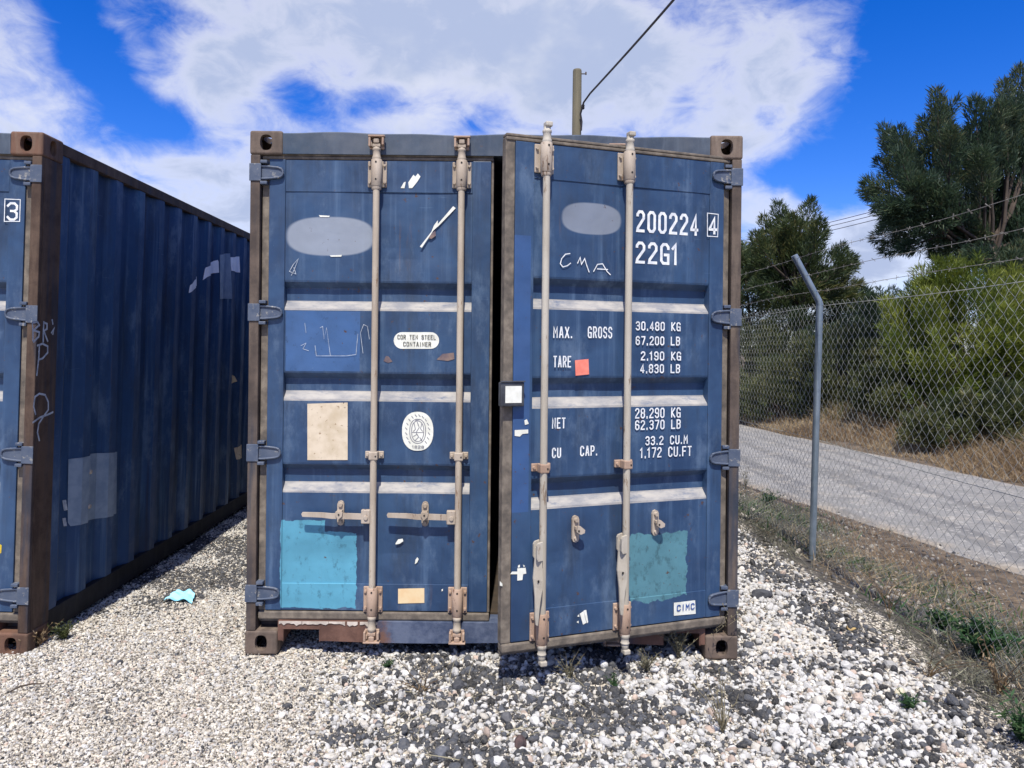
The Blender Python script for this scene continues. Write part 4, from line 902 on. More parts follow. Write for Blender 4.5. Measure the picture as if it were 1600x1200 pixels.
def gravel():
    N = 200000
    x = rng.uniform(-4.2, 2.75, N); y = 2.0+rng.beta(1., 1.9, N)*7.5
    x = np.concatenate([x, rng.uniform(-2.3, -1.12, 12000)]); y = np.concatenate([y, rng.uniform(4.0, 7.2, 12000)])
    lim = np.minimum(2.1, ev(NEAR, y)-1)+.10*wav(x, y, 4, 21)+rng.normal(0, .09, len(x))
    keep = (x < lim) & (np.abs(x) < y*.78+.35) & ~((np.abs(x-CX) < 1.1) & (y > CY+.45)) & ~((x < -2.33) & (y > CY+.1))
    # fewer stones than draws farther away
    x, y = x[keep], y[keep]; n = len(x)
    leftness = sm((-.35-x-.12*wav(x, y, 5, 31)+.10*(y-3))/.55)
    zone_r = sm((x-1.0+.1*wav(x, y, 5, 32))/.5)
    size = np.exp(rng.normal(np.log(.0094), .36, n))*(1-.42*leftness)*(1+.02*zone_r)
    big = rng.random(n) < .02*(1-leftness); size = np.where(big, size*1.7, size)
    size = np.clip(size, .0035, .032)
    clump = wav(x, y, 6.5, 41)+.7*wav(x, y, 15, 42)
    pd = .40*(1-leftness)*(1-zone_r)+.05*leftness+.23*zone_r
    pd = pd*np.clip(.45+1.7*sm((clump+.25)/1.0), .3, 2.2)
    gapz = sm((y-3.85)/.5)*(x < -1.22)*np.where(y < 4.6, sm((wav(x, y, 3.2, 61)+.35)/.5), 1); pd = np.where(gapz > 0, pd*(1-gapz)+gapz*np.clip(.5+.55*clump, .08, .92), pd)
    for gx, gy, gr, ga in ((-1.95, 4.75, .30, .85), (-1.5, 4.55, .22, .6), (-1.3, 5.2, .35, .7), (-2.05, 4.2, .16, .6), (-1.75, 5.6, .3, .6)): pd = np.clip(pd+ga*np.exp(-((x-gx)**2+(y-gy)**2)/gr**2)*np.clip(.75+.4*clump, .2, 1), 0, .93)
    front = np.exp(-((x-.05)**2/.28+(y-3.12)**2/.10)); pd = np.clip(pd+.42*front, 0, .9)
    edge = np.exp(-((x-2.1)/.22)**2)*(y < 6); pd = np.clip(pd+.75*edge*np.clip(.6+.6*clump, 0, 1), 0, .85)
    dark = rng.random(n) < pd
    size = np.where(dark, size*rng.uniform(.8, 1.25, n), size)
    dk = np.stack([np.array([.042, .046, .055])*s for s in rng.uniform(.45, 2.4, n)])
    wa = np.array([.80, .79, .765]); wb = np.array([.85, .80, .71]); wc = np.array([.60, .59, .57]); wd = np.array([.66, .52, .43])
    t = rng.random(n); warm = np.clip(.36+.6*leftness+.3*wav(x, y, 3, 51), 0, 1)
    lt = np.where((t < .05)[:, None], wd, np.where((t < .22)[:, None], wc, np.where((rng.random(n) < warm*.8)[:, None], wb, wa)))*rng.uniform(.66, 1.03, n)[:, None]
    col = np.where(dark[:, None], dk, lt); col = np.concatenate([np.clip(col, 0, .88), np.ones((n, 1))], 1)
    z = height(x, y)+size*rng.uniform(-.15, .75, n)*(1-.45*leftness)
    # keep stones out of the castings and below the sill
    P = np.stack([x, y, z], 1); rot = np.stack([rng.normal(0, .4, n), rng.normal(0, .4, n), rng.uniform(0, 6.28, n)], 1)
    rot = np.where((rng.random(n) < .35*(1-leftness))[:, None], rng.uniform(0, 6.28, (n, 3)), rot)
    scl = size[:, None]*np.stack([rng.uniform(.9, 1.25, n), rng.uniform(.85, 1.15, n), rng.uniform(.85, 1.2, n)], 1)
    inl = (np.abs(np.abs(x-CX)-1.14) < .095) & (y > CY-.012) & (y < CY+.19)
    P, rot, scl, col = P[~inl], rot[~inl], scl[~inl], col[~inl]
    print('stones', len(P))
    tag(scatter('gravel', P, rot, scl, col), 'loose white and dark grey gravel covering the yard', 'gravel', kind='stuff')
gravel()
def fines():
    n = 70000; x = rng.uniform(-3.2, 2.4, n); y = 2.2+rng.beta(1, 2.2, n)*3.2; k = (np.abs(x) < y*.78+.3) & (x < 2.2+rng.normal(0, .1, n)) & ~((np.abs(x-CX) < 1.15) & (y > CY+.02)) & ~((x < -2.25) & (y > CY-.02)); x, y = x[k], y[k]; n = len(x)
    s_ = rng.uniform(.002, .0055, n); d = rng.random(n) < .18; base = np.where((rng.random(n) < .5)[:, None], np.array([.62, .57, .49]), np.array([.42, .38, .33]))*rng.uniform(.6, 1.2, n)[:, None]
    c = np.where(d[:, None], np.array([.08, .08, .085]), base)
    P = np.stack([x, y, height(x, y)+s_*.5+np.abs(rng.normal(0, .004, n))], 1)
    tag(scatter('grit', P, rng.uniform(0, 6.28, (n, 3)), s_[:, None]*np.ones((n, 3)), np.concatenate([np.clip(c, 0, .8), np.ones((n, 1))], 1)), 'fine grit and chips filling between the gravel stones', 'gravel', kind='stuff')
fines()
# stones spilled on the verge and along the road edge
def verge_stones():
    n = 9000; x = rng.uniform(2.0, 5.2, n); y = rng.uniform(2.5, 11, n); k = rng.random(n) < np.where(x < 3, .9, .6)*(x < ev(NEAR, y)+.4); x, y = x[k], y[k]; n = len(x)
    s = np.exp(rng.normal(np.log(.011), .4, n)); s = np.clip(s, .004, .03); dark = rng.random(n) < .55
    col = np.where(dark[:, None], np.array([.07, .07, .075])*rng.uniform(.6, 1.8, n)[:, None], np.array([.46, .42, .36])*rng.uniform(.6, 1.2, n)[:, None])
    P = np.stack([x, y, height(x, y)+s*.25], 1)
    tag(scatter('verge_stones', P, rng.uniform(0, 6.28, (n, 3)), s[:, None]*np.ones((n, 3)), np.concatenate([col, np.ones((n, 1))], 1)), 'stray stones scattered over the earth verge by the fence', 'stones', kind='stuff')
verge_stones()

# a few single rocks big enough to pick out
def rock(u, v, rad, c1, c2, label, sc=(1, .9, .7), seed=0):
    p = gp(u, v); bm = bmesh.new(); bmesh.ops.create_icosphere(bm, subdivisions=3, radius=1); r = random.Random(seed)
    pls = [(Vector((r.gauss(0, 1), r.gauss(0, 1), r.gauss(0, 1))).normalized(), r.uniform(.6, .9)) for _ in range(12)]
    for q in bm.verts:
        w = q.co.copy()
        for n, d in pls:
            e = w.dot(n)
            if e > d: w -= n*(e-d)*.9
        w *= 1+.05*math.sin(w.x*9+seed)*math.sin(w.y*8)*math.sin(w.z*7)
        q.co = Vector((w.x*sc[0], w.y*sc[1], w.z*sc[2]))*rad
    me = bpy.data.meshes.new('rock'); bm.to_mesh(me); bm.free(); me.materials.append(simple('rock_surface', c1, .85, c2, 40, .5))
    o = newobj('rock', me); o.location = p+Vector((0, 0, rad*sc[2]*.55)); o.rotation_euler = (r.uniform(-.3, .3), r.uniform(-.3, .3), r.uniform(0, 6))
    tag(o, label, 'rock', 'single rocks lying on the gravel')
DKC, DKC2 = (.06, .062, .07), (.035, .037, .045)
rock(1372, 1056, .024, (.075, .066, .062), (.05, .045, .045), 'round dark brown rock alone among white gravel at lower right', (1, 1, .95), 1)
rock(1190, 934, .055, DKC, DKC2, 'long dark grey rock on the white gravel beside the right rear of the container corner', (1.3, .8, .6), 2)
rock(1405, 1087, .03, (.55, .50, .36), (.42, .37, .27), 'pale yellowish rock at the gravel edge by the green weeds', (1.3, .9, .6), 3)
rock(1330, 985, .026, (.42, .30, .12), (.30, .21, .10), 'ochre stained rock near the top of the gravel slope', (1.1, .9, .8), 4)
rock(715, 1078, .034, DKC, DKC2, 'blocky dark grey rock in front of the closed left door', (1, .9, .85), 5)
rock(790, 1128, .034, (.13, .13, .135), (.08, .08, .085), 'mid grey rock amid gravel below the gap between the doors', (1.1, .9, .8), 6)
rock(812, 1168, .03, (.10, .06, .055), (.05, .035, .035), 'reddish black rock in the front gravel', (1, .9, 1), 7)
rock(690, 1182, .032, (.12, .125, .14), (.07, .075, .09), 'bluish grey rock close to the bottom edge of the picture', (1.2, .9, .7), 8)
rock(186, 1038, .017, DKC, DKC2, 'small black rock on the pale gravel left of the middle container', (1.2, .9, .8), 9)
rock(633, 1057, .022, (.70, .69, .66), (.58, .56, .53), 'bright white rock before the closed left door', (1, .95, .85), 10)

# ------------------------------------------------------------------ chain link fence
def fence():
    f = tag(empty('chain_link_fence', (2.45, 5.4, 0)), 'galvanised chain link fence with cranked post and three barbed wires', 'fence')
    base = at(1268, 880, 5.4); top = at(1281, 467, 5.4); tip = at(1241, 399, 5.4); O = Vector((2.45, 5.4, 0))
    base.z = float(height(base.x, base.y))-.05
    for k, dy in enumerate((0, 3.4, 6.8, -3.4)):
        m = MB(); dx = -.15*max(0, 5.4+dy-11)
        d = Vector((dx, dy, 0))
        b, t, e = base+d, top+d, tip+d
        if k: b.x = t.x = top.x+dx; e.x = t.x-.17
        b.z = float(height(b.x, b.y))-.2
        m.path([b-O, t-O+Vector((0, 0, -.05)), t-O+Vector((-.006, 0, -.02)), t-O+Vector((-.025, 0, .015)), e-O], [.0245]*5, 14)
        p = m.build('post', M['galv'], f)
        w = MB()
        for tt in (.18, .55, .93):
            c = t+(e-t)*tt-O; w.tube(c+Vector((-.03, -.004, 0)), c+Vector((.03, .004, 0)), .004, .004, 6)
        w.build('wire_tie', M['wire'], p)
    def fx(y): return top.x+.015-.15*max(0, y-11)
    y0, y1 = -.6, 13.5
    ztop = top.z-.075
    def zt(y): return ztop+.03*math.sin(y*.9+1)*0+(-.004)*(y-5.4)
    # woven wires: each one is an upright zigzag
    p_ = .037; V, Fq = [], []; k = 0; rad = .00125
    y = y0
    while y < y1:
        zb = float(height(fx(y), y))-.02; n = int((zt(y)+.05-zb)/p_)
        zz = zt(y)+.05-np.arange(n+1)*p_; sgn = ((np.arange(n+1)+k) % 2)*2-1
        yy = y+sgn*p_*.5*.98; xx = fx(y)+sgn*.003*((-1)**k)+.012*np.sin(zz*3+y*2)
        c = np.stack([xx, yy, zz], 1)
        ring = np.array([[rad, 0, 0], [-rad*.5, rad*.8, 0], [-rad*.5, -rad*.8, 0]])
        i0 = len(V)*3 if False else sum(a.shape[0] for a in V)
        V.append((c[:, None, :]+ring[None]).reshape(-1, 3))
        for s_ in range(n):
            for j in range(3): Fq.append((i0+3*s_+j, i0+3*s_+(j+1) % 3, i0+3*s_+3+(j+1) % 3, i0+3*s_+3+j))
        k += 1; y += p_
    V = np.concatenate(V)-np.array(O)
    wm = np_mesh('wire_mesh', V, Fq, M['wire'], f, smooth=True)
    wm['kind'] = 'stuff'
    for zf in (lambda y: zt(y)+.015, lambda y: zt(y)-1.0):
        m = MB(); ys_ = np.arange(y0, y1, .4)
        m.path([Vector((fx(q)+.004, q, zf(q)-.008*math.sin(q*2)))-O for q in ys_], .0019, 5); m.build('tension_wire', M['wire'], f)
    for i, tt in enumerate((.93, .55, .18)):
        m = MB(); c0 = top+(tip-top)*tt; r = random.Random(i)
        ys_ = np.arange(y0, y1, .2)
        pts = [Vector((c0.x-.15*max(0, q-11), q, c0.z+.006*math.sin(q*3+i)-.012*math.sin((q-5.4)/3.4*math.pi)**2))-O for q in ys_]
        m.path(pts, .0016, 5)
        q = y0+.05
        while q < y1-.1:
            j = int((q-y0)/.2); p = pts[j].lerp(pts[min(j+1, len(pts)-1)], (q-y0)/.2-j)
            for _ in range(2):
                d = Vector((r.gauss(0, 1), r.gauss(0, .5), r.gauss(0, 1))).normalized()*.016; m.tube(p-d, p+d, .0013, .0008, 4)
            q += .125
        m.build('barbed_wire', M['barb'], f)
fence()

# ------------------------------------------------------------------ utility pole and cables
pp = at(900, 300, 16); pt = at(900, 109, 16)
pole = tag(empty('utility_pole', (pp.x, 16, 0)), 'weathered wooden utility pole rising behind the middle container', 'utility pole')
m = MB(); m.path([(0, 0, -.4), (0, 0, 3), (0, 0, pt.z-.03), (0, 0, pt.z)], [.125, .115, .098, .09], 16); m.build('shaft', M['wood'], pole)
m = MB(); m.tube((-.09, -.02, pt.z-.10), (.20, -.03, pt.z-.10), .012, .012, 8); m.tube((.19, -.03, pt.z-.12), (.19, -.03, pt.z-.06), .016, .016, 8); m.build('bolt', M['rust_dark'], pole)
m = MB(); m.lathe((.13, -.06), [(.02, pt.z-.9), (.035, pt.z-.88), (.03, pt.z-.84), (.038, pt.z-.82), (.02, pt.z-.78)], 10); m.tube((.07, -.04, pt.z-.84), (.13, -.06, pt.z-.84), .010, .010, 6); m.build('insulator', M['hole'], pole)
a = at(908, 168, 15.9); b = at(1037, 0, 11.3); d = b-a; pts = [at(908, 204, 15.9), at(909, 190, 15.88), at(907, 178, 15.85), at(912, 160, 15.75), at(922, 146, 15.4)]
q0 = pts[-1]
for i in range(1, 26):
    t = i/25; p = q0+(b-q0)*t*3.2; p.z += -1.0*math.sin(math.pi*min(t*.98, 1))*.22; pts.append(p)
m = MB(); m.path(pts, .02, 8); tag(m.build('overhead_cable', M['cable'], None), 'thick twisted black cable sloping up from the wooden pole', 'cable')
for i, (v0, v1, lab) in enumerate(((349, 326, 'highest of the thin power lines between the two trees'), (355, 332.5, 'middle thin power line between the two trees'), (362, 340, 'lowest of the thin power lines between the two trees'))):
    A = at(1290, v0, 40); B = at(1380, v1, 36); d = (B-A)
    m = MB(); pts = [A+d*t+Vector((0, 0, .012*(t*t*4-t*4))) for t in np.linspace(-6, 7, 30)]; m.path(pts, .017, 5)
    tag(m.build('power_line', M['cable']), lab, 'power line', 'thin power lines behind the trees')

# ------------------------------------------------------------------ foliage
def quads_from(base, d, ln, wd, tip=.25, curve=None):
    """leaf-shaped quads: base points, unit directions, lengths, widths"""
    n = len(base); rnd = rng.normal(size=(n, 3)); w = np.cross(d, rnd); w /= np.linalg.norm(w, axis=1, keepdims=True)+1e-9
    ln = np.asarray(ln)[:, None]; w = w*np.asarray(wd)[:, None]*.5
    mid = base+d*ln*.5; end = base+d*ln
    if curve is not None: mid = mid+curve*.35; end = end+curve
    V = np.stack([base-w*.5, base+w*.5, mid+w, mid-w, end+w*tip, end-w*tip], 1).reshape(-1, 3)
    i = np.arange(n)[:, None]*6; Fq = np.concatenate([i+np.array([[0, 1, 2, 3]]), i+np.array([[3, 2, 4, 5]])], 0)
    return V, Fq
def unit(a): return a/(np.linalg.norm(a, axis=-1, keepdims=True)+1e-9)
def plume_cloud(plumes, per, ln, wd):
    Vs, Fs, Ts, k = [], [], [], 0
    for a, b, rad, tint in plumes:
        a, b = np.array(a), np.array(b); L_ = np.linalg.norm(b-a); ax = (b-a)/L_
        n = int(per*L_*max(rad, .1)*4); t = rng.beta(1.3, 1.05, n); prof = rad*np.sin(np.pi*np.clip(t*.88+.08, 0, 1))**.7
        off = unit(rng.normal(size=(n, 3))); off -= (off@ax)[:, None]*ax; off = unit(off)
        rr = prof*np.sqrt(rng.random(n))*(1+.25*np.sin(t*14+rad*30))
        base = a+ax*(t*L_)[:, None]+off*rr[:, None]
        d = unit(ax*.9+off*rng.uniform(.2, 1.0, n)[:, None]+rng.normal(size=(n, 3))*.35+np.array([0, 0, .15]))
        l_ = ln*rng.uniform(.5, 1.2, n); V, Fq = quads_from(base, d, l_, wd*rng.uniform(.6, 1.4, n))
        Vs.append(V); Fs.append(Fq+k); k += len(V); tt = np.clip(tint+rng.normal(0, .16, n)+.10*(rr/max(rad, .01)-.5), 0, 1); Ts.append(np.repeat(tt, 6))
    return np.concatenate(Vs), np.concatenate(Fs), np.concatenate(Ts)
def make_tree(base, h, rad, leafmat, label, seed, nlimb=16, per=210, ln=.20, wd=.022, lean=0, low=.22, group=None, sub=4, up=.6):
    r = random.Random(seed); t = tag(empty('tree', base), label, 'tree', group)
    tr = MB(); tp = [Vector((lean*z*z/h+.12*math.sin(z*1.3+seed), .10*math.sin(z*1.7+seed), z)) for z in np.linspace(-.4, h*.93, 9)]
    tr.path(tp, [.17*h/7*(1-i/9.5) for i in range(9)], 8)
    plumes = []
    def axis(z): 
        f = np.clip((z+.4)/(h*.93+.4), 0, .999)*8; i = int(f); return tp[i].lerp(tp[i+1], f-i)
    for i in range(nlimb):
        fz = low+(1-low)*((i+r.uniform(0, .8))/nlimb)**.9; z0 = h*fz*.88; az_ = i*2.4+r.uniform(-.4, .4)
        env = rad*(1-.62*max(0, fz-.25)/.75)*r.uniform(.65, 1.15)*(.6+.4*min(1, fz/.35))
        s = axis(z0); elv = r.uniform(.25, .75)
        e = s+Vector((math.cos(az_)*env, math.sin(az_)*env, env*elv*1.1+.25)); e.z = min(e.z, h)
        md = s.lerp(e, .5)+Vector((0, 0, -.08*env)); tr.path([s, md, e], [.05*h/7, .032*h/7, .012*h/7], 5)
        for k in range(sub):
            f = (k+1)/sub; b0 = (s.lerp(md, f*2) if f < .5 else md.lerp(e, f*2-1)); dirn = (e-s).normalized()
            side = Vector((r.gauss(0, 1), r.gauss(0, 1), r.gauss(.5, .6))).normalized()
            dd = (dirn*.7+side*.6+Vector((0, 0, up))).normalized(); L_ = r.uniform(.35, .68)*rad*.55*(1.15 if k == sub-1 else .9)
            st = b0-dd*L_*.2; plumes.append((tuple(st), tuple(b0+dd*L_), L_*r.uniform(.28, .42), r.uniform(.15, .62)))
    topz = axis(h*.9)
    for k in range(4):
        dd = Vector((r.gauss(0, .35), r.gauss(0, .35), 1)).normalized(); plumes.append((tuple(topz-dd*.6), tuple(topz+dd*r.uniform(.4, .9)), .28, r.uniform(.2, .5)))
    tr.build('trunk', M['bark'], t)
    V, Fq, T = plume_cloud(plumes, per, ln, wd); np_mesh('crown', V, Fq, leafmat, t, T)
    return t
def tree_at(u, vtop, Y, rad, leafmat, label, seed, **kw):
    p = at(u, vtop, Y); z = float(height(p.x, Y)); return make_tree((p.x, Y, z), p.z-z, rad, leafmat, label, seed, **kw)
def plume_tree(Y, ub, vfork, plumes_px, leafmat, label, seed, depth=1.7, per=560, ln=.17, wd=.018, rad=.35, copies=2):
    """a tree whose upright feathery plumes are given by tip and root, spread through the depth of its crown"""
    r = random.Random(seed); p0 = at(ub, 543, Y); z0 = float(height(p0.x, Y)); O = Vector((p0.x, Y, z0))
    t = tag(empty('tree', O), label, 'tree'); tr = MB(); fork = at(ub, vfork, Y)-O
    tr.path([Vector((.1, 0, -.4)), Vector((.06, .03, fork.z*.4)), fork], [.20, .16, .11], 9); pl_ = []
    for (tu, tv, bu, bv, k) in plumes_px:
        for c in range(copies):
            dy = r.uniform(-1, 1)*depth*(.6 if c == 0 else 1.); ju, jv = (0, 0) if c == 0 else (r.uniform(-26, 26), r.uniform(0, 46))
            a = at(bu+ju*.6, bv+jv*.6, Y+dy*.7)-O; b = at(tu+ju, tv+jv, Y+dy)-O
            L_ = (b-a).length; q = fork.lerp(a, .5)+Vector((r.gauss(0, .1), r.gauss(0, .1), -.1)); lowf = fork*r.uniform(.55, 1) if a.z < fork.z else fork.lerp(Vector((0, 0, fork.z*1.5)), r.uniform(0, .6))
            tr.path([lowf, lowf.lerp(a, .5)+Vector((r.gauss(0, .06), r.gauss(0, .06), -.06)), a, a.lerp(b, .8)], [.055, .04, .026, .008], 5)
            pl_.append((tuple(a.lerp(b, -.10)), tuple(b), rad*k*r.uniform(.75, 1.1), r.uniform(.10, .62)))
            for _ in range(2):       # side sprays
                s_ = a.lerp(b, r.uniform(.1, .6)); d = ((b-a).normalized()+Vector((r.gauss(0, .7), r.gauss(0, .7), r.gauss(.2, .4)))).normalized(); e = s_+d*L_*r.uniform(.3, .55)
                pl_.append((tuple(s_), tuple(e), rad*k*r.uniform(.4, .65), r.uniform(.10, .7)))
    tr.build('trunk', M['bark'], t); V, Fq, T = plume_cloud(pl_, per, ln, wd); np_mesh('crown', V, Fq, leafmat, t, T)
RT = [(1350, 284, 1425, 315, .8), (1380, 196, 1418, 290, .8), (1402, 200, 1432, 300, .8), (1368, 250, 1430, 300, .7), (1440, 196, 1462, 300, .8), (1462, 140, 1470, 250, .75), (1478, 168, 1478, 270, .8), (1522, 152, 1532, 270, .8), (1545, 195, 1550, 290, .9), (1568, 128, 1574, 250, .85), (1592, 105, 1592, 240, .9), (1610, 150, 1600, 260, 1),
      (1366, 318, 1440, 335, .8), (1378, 352, 1450, 350, .9), (1402, 392, 1465, 370, .8), (1425, 350, 1480, 340, 1.1), (1450, 300, 1500, 345, 1.1), (1480, 330, 1530, 370, 1.1), (1520, 310, 1550, 390, 1.1), (1560, 300, 1580, 390, 1.1), (1600, 270, 1600, 370, 1.1), (1455, 395, 1510, 385, 1), (1500, 400, 1545, 400, 1), (1565, 390, 1560, 440, 1.2), (1600, 380, 1580, 440, 1.2), (1430, 270, 1470, 330, 1.)]
plume_tree(17, 1548, 430, RT, M['leaf_dark'], 'tall dark feathery tree behind the bright bush at the right', 4)
RT2 = [(u+112+(i*37 % 23), v+(i*29 % 41)-25, bu+112, bv-5, k) for i, (u, v, bu, bv, k) in enumerate(RT)]
plume_tree(19, 1668, 430, RT2, M['leaf_dark'], 'tall dark tree cut off by the right edge of the picture', 15, per=420)
LT = [(1214, 316, 1226, 385, .8), (1268, 311, 1254, 390, .85), (1236, 336, 1240, 400, .8), (1192, 338, 1212, 400, .8), (1250, 345, 1250, 410, .9), (1176, 364, 1205, 412, .75), (1286, 362, 1264, 420, .8), (1320, 383, 1280, 430, .75), (1338, 408, 1290, 440, .7), (1348, 442, 1290, 455, .7), (1305, 470, 1262, 470, .7), (1222, 400, 1240, 450, .9), (1198, 420, 1230, 455, .8), (1262, 425, 1256, 475, .9), (1290, 420, 1262, 460, .8), (1175, 405, 1215, 440, .7), (1236, 455, 1246, 500, .8), (1190, 465, 1232, 490, .8), (1318, 440, 1268, 465, .7)]
plume_tree(22, 1246, 480, LT, M['leaf_mid'], 'open crowned tree rising behind the cranked fence post', 23, depth=1.3, rad=.38, per=500, ln=.18, wd=.022)
tree_at(1168, 398, 24, 2.3, M['leaf_mid'], 'lower rounded tree just right of the middle container', 31, nlimb=22, per=330, low=.15, ln=.2)
tree_at(1352, 470, 27, 2.2, M['leaf_dark'], 'low dark tree in the gap left of the bright bush', 44, nlimb=18, per=260, low=.12)

def make_shrub(u, vtop, Y, rx, ry_, leafmat, label, seed, n=9000, ln=.09, wd=.022, up=.3, lobes=60, cat='shrub', lobe_r=.34, group=None):
    p = at(u, vtop, Y); z0 = float(height(p.x, Y)); h = p.z-z0; r = np.random.default_rng(seed)
    t = tag(empty('shrub', (p.x, Y, z0)), label, cat, group)
    th = r.uniform(0, 2*np.pi, lobes); cz = r.uniform(.02, 1, lobes)
    ringr = np.sqrt(np.clip(1-(np.clip(cz-.25, 0, 1)/.75)**2, 0.02, 1))*r.uniform(.62, 1.08, lobes)
    C = np.stack([np.cos(th)*rx*ringr, np.sin(th)*ry_*ringr, cz*(h-.12)*r.uniform(.86, 1.08, lobes)], 1); lr = lobe_r*r.uniform(.6, 1.25, lobes)*min(1.2, max(rx, h)/1.4)
    pl_ = []
    for i in range(lobes):
        c = C[i]; out = c/np.array([rx, ry_, h]); out = out/(np.linalg.norm(out)+1e-6); L_ = lr[i]*r.uniform(1.3, 2.6)
        dd = out*.8+np.array([0, 0, up])+r.normal(0, .28, 3); dd /= np.linalg.norm(dd)
        st = c*.9-dd*L_*.45; st[2] = max(st[2], .02); e = c+dd*L_*.5; e[2] = min(e[2], h*1.04+r.uniform(-.05, .1))
        pl_.append((tuple(st), tuple(e), lr[i]*r.uniform(.38, .75), r.uniform(.05, .85)))
    tot = sum(4*np.linalg.norm(np.array(b_)-np.array(a_))*max(q_, .1) for a_, b_, q_, _ in pl_)
    V, Fq, T = plume_cloud(pl_, n/tot, ln*1.15, wd*.85); np_mesh('foliage', V, Fq, leafmat, t, T)
    m = MB(); rr = random.Random(seed)
    for i in range(0, lobes, max(1, lobes//14)):
        c = Vector(C[i]); m.path([Vector((rr.uniform(-.12, .12), rr.uniform(-.12, .12), -.1)), c*.5+Vector((0, 0, .05)), c], [.028, .018, .006], 5)
    m.build('stem', M['bark'], t); return t
make_shrub(1515, 417, 15.2, 1.75, 1.5, M['leaf_bright'], 'big rounded bright yellow green bush beyond the road', 3, n=52000, ln=.15, wd=.018, up=1.1, lobes=190, lobe_r=.30)
make_shrub(1655, 470, 15.5, 1.5, 1.4, M['leaf_shrub'], 'dull green bush at the right edge beyond the road', 6, n=22000, ln=.12, wd=.022, up=.6, lobes=90)
make_shrub(1420, 560, 15.6, 1.0, .9, M['leaf_shrub'], 'small dark bush leaning on the left side of the bright bush', 8, n=15000, ln=.1, wd=.022, lobes=70)
make_shrub(1330, 512, 18.5, 1.9, 1.4, M['leaf_shrub'], 'wide olive shrub right of the fence post beyond the road', 9, n=30000, ln=.11, wd=.022, lobes=110)
make_shrub(1230, 560, 19.0, 1.6, 1.2, M['leaf_shrub'], 'low olive shrub left of the fence post beyond the road', 10, n=22000, ln=.11, wd=.022, lobes=90)
make_shrub(1165, 505, 22, 1.6, 1.4, M['leaf_shrub'], 'shrub next to the right edge of the middle container', 12, n=22000, ln=.11, wd=.022, lobes=90)
make_shrub(1385, 470, 21.5, 1.9, 1.4, M['leaf_dark'], 'dark shrub behind the gap between olive shrub and bright bush', 13, n=24000, ln=.13, wd=.024, lobes=90)
make_shrub(1270, 500, 25.5, 2.2, 1.4, M['leaf_dark'], 'dark shrub under the open crowned tree', 14, n=22000, ln=.13, wd=.026, lobes=90)
make_shrub(1560, 600, 13.2, 1.0, .8, M['leaf_shrub'], 'low weedy shrub in front of the bright bush', 16, n=12000, ln=.10, wd=.02, lobes=60, up=.8)
make_shrub(1480, 630, 13.4, .75, .6, M['leaf_shrub'], 'small weedy shrub at the foot of the bright bush', 17, n=9000, ln=.09, wd=.018, lobes=50, up=.8)

def blades(name, x, y, hgt, wd, mat_, label, cat, bend=.5, lean=None):
    n = len(x); base = np.stack([x, y, height(x, y)-.005], 1); d = unit(np.stack([rng.normal(0, bend, n), rng.normal(0, bend, n), np.ones(n)], 1))
    cv = np.stack([rng.normal(0, .35, n)*hgt, rng.normal(0, .35, n)*hgt, -rng.random(n)*.3*hgt], 1)
    V, Fq = quads_from(base, d, hgt, wd, .15, cv); T = np.clip(.5+.28*wav(x, y, 2.2, 77)+rng.normal(0, .22, n), 0, 1)
    return tag(np_mesh(name, V, Fq, mat_, None, np.repeat(T, 6)), label, cat, kind='stuff')
n = 36000; y = rng.uniform(6, 27, n); w = rng.random(n)**1.2; x = ev(FAR, y)+.05+w*1.9+.22*wav(y, y*0, 1.6, 81)
blades('dry_grass', x, y, (.12+.34*np.clip(w*1.3, .15, 1))*rng.uniform(.5, 1.2, n)*(1+.3*wav(x, y, 1.8, 82)), rng.uniform(.006, .013, n), M['straw'], 'tan dry grass strip along the far side of the road', 'dry grass', .55)
n = 16000; y = rng.uniform(8, 27, n); x = ev(FAR, y)+1.2+rng.random(n)**.8*3.0
blades('tall_weeds', x, y, rng.uniform(.25, .75, n), rng.uniform(.007, .015, n), M['leaf_shrub'], 'green weeds between the dry grass and the shrubs', 'weeds', .4)
n = 30000; y = rng.uniform(2.4, 11, n); x = np.minimum(2.15, ev(NEAR, y)-1)+rng.random(n)*1.55; k = (wav(x, y, 3, 83)+rng.normal(0, .5, n) > .15) & (x < ev(NEAR, y)-.1); x, y = x[k], y[k]
blades('verge_grass', x, y, rng.uniform(.03, .16, len(x)), rng.uniform(.003, .006, len(x)), M['greyweed'], 'thin grey green weeds on the verge along the fence', 'weeds', .9)
n = 11000; y = rng.uniform(2.3, 11, n); x = np.minimum(2.35, ev(NEAR, y)-.8)+rng.random(n)*1.8; k = (wav(x, y, 2.4, 84)+rng.normal(0, .4, n) > .1) & (x < ev(NEAR, y)); x, y = x[k], y[k]
blades('verge_straw', x, y, rng.uniform(.05, .22, len(x)), rng.uniform(.002, .005, len(x)), M['straw'], 'dry tan stalks lying on the verge by the fence', 'dry grass', 1.5)

n = 420; x = rng.normal(.1, .6, n); y = rng.uniform(2.6, 3.45, n)
blades('dry_stalks', x, y, rng.uniform(.05, .20, n), rng.uniform(.0022, .004, n), M['straw_pale'], 'thin pale dry stalks strewn over the gravel in front of the doors', 'dry grass', 2.6)
n = 5200; y = rng.uniform(2.3, 9, n); x = np.minimum(2.4, ev(NEAR, y)-.8)+rng.random(n)*1.7; k = (wav(x, y, 2.6, 91)+rng.normal(0, .35, n) > .25) & (x < ev(NEAR, y)-.15); x, y = x[k], y[k]
blades('verge_weeds', x, y, rng.uniform(.04, .13, len(x)), rng.uniform(.006, .014, len(x)), M['leaf_weed'], 'low green weeds in patches on the verge behind the fence', 'weeds', .9)
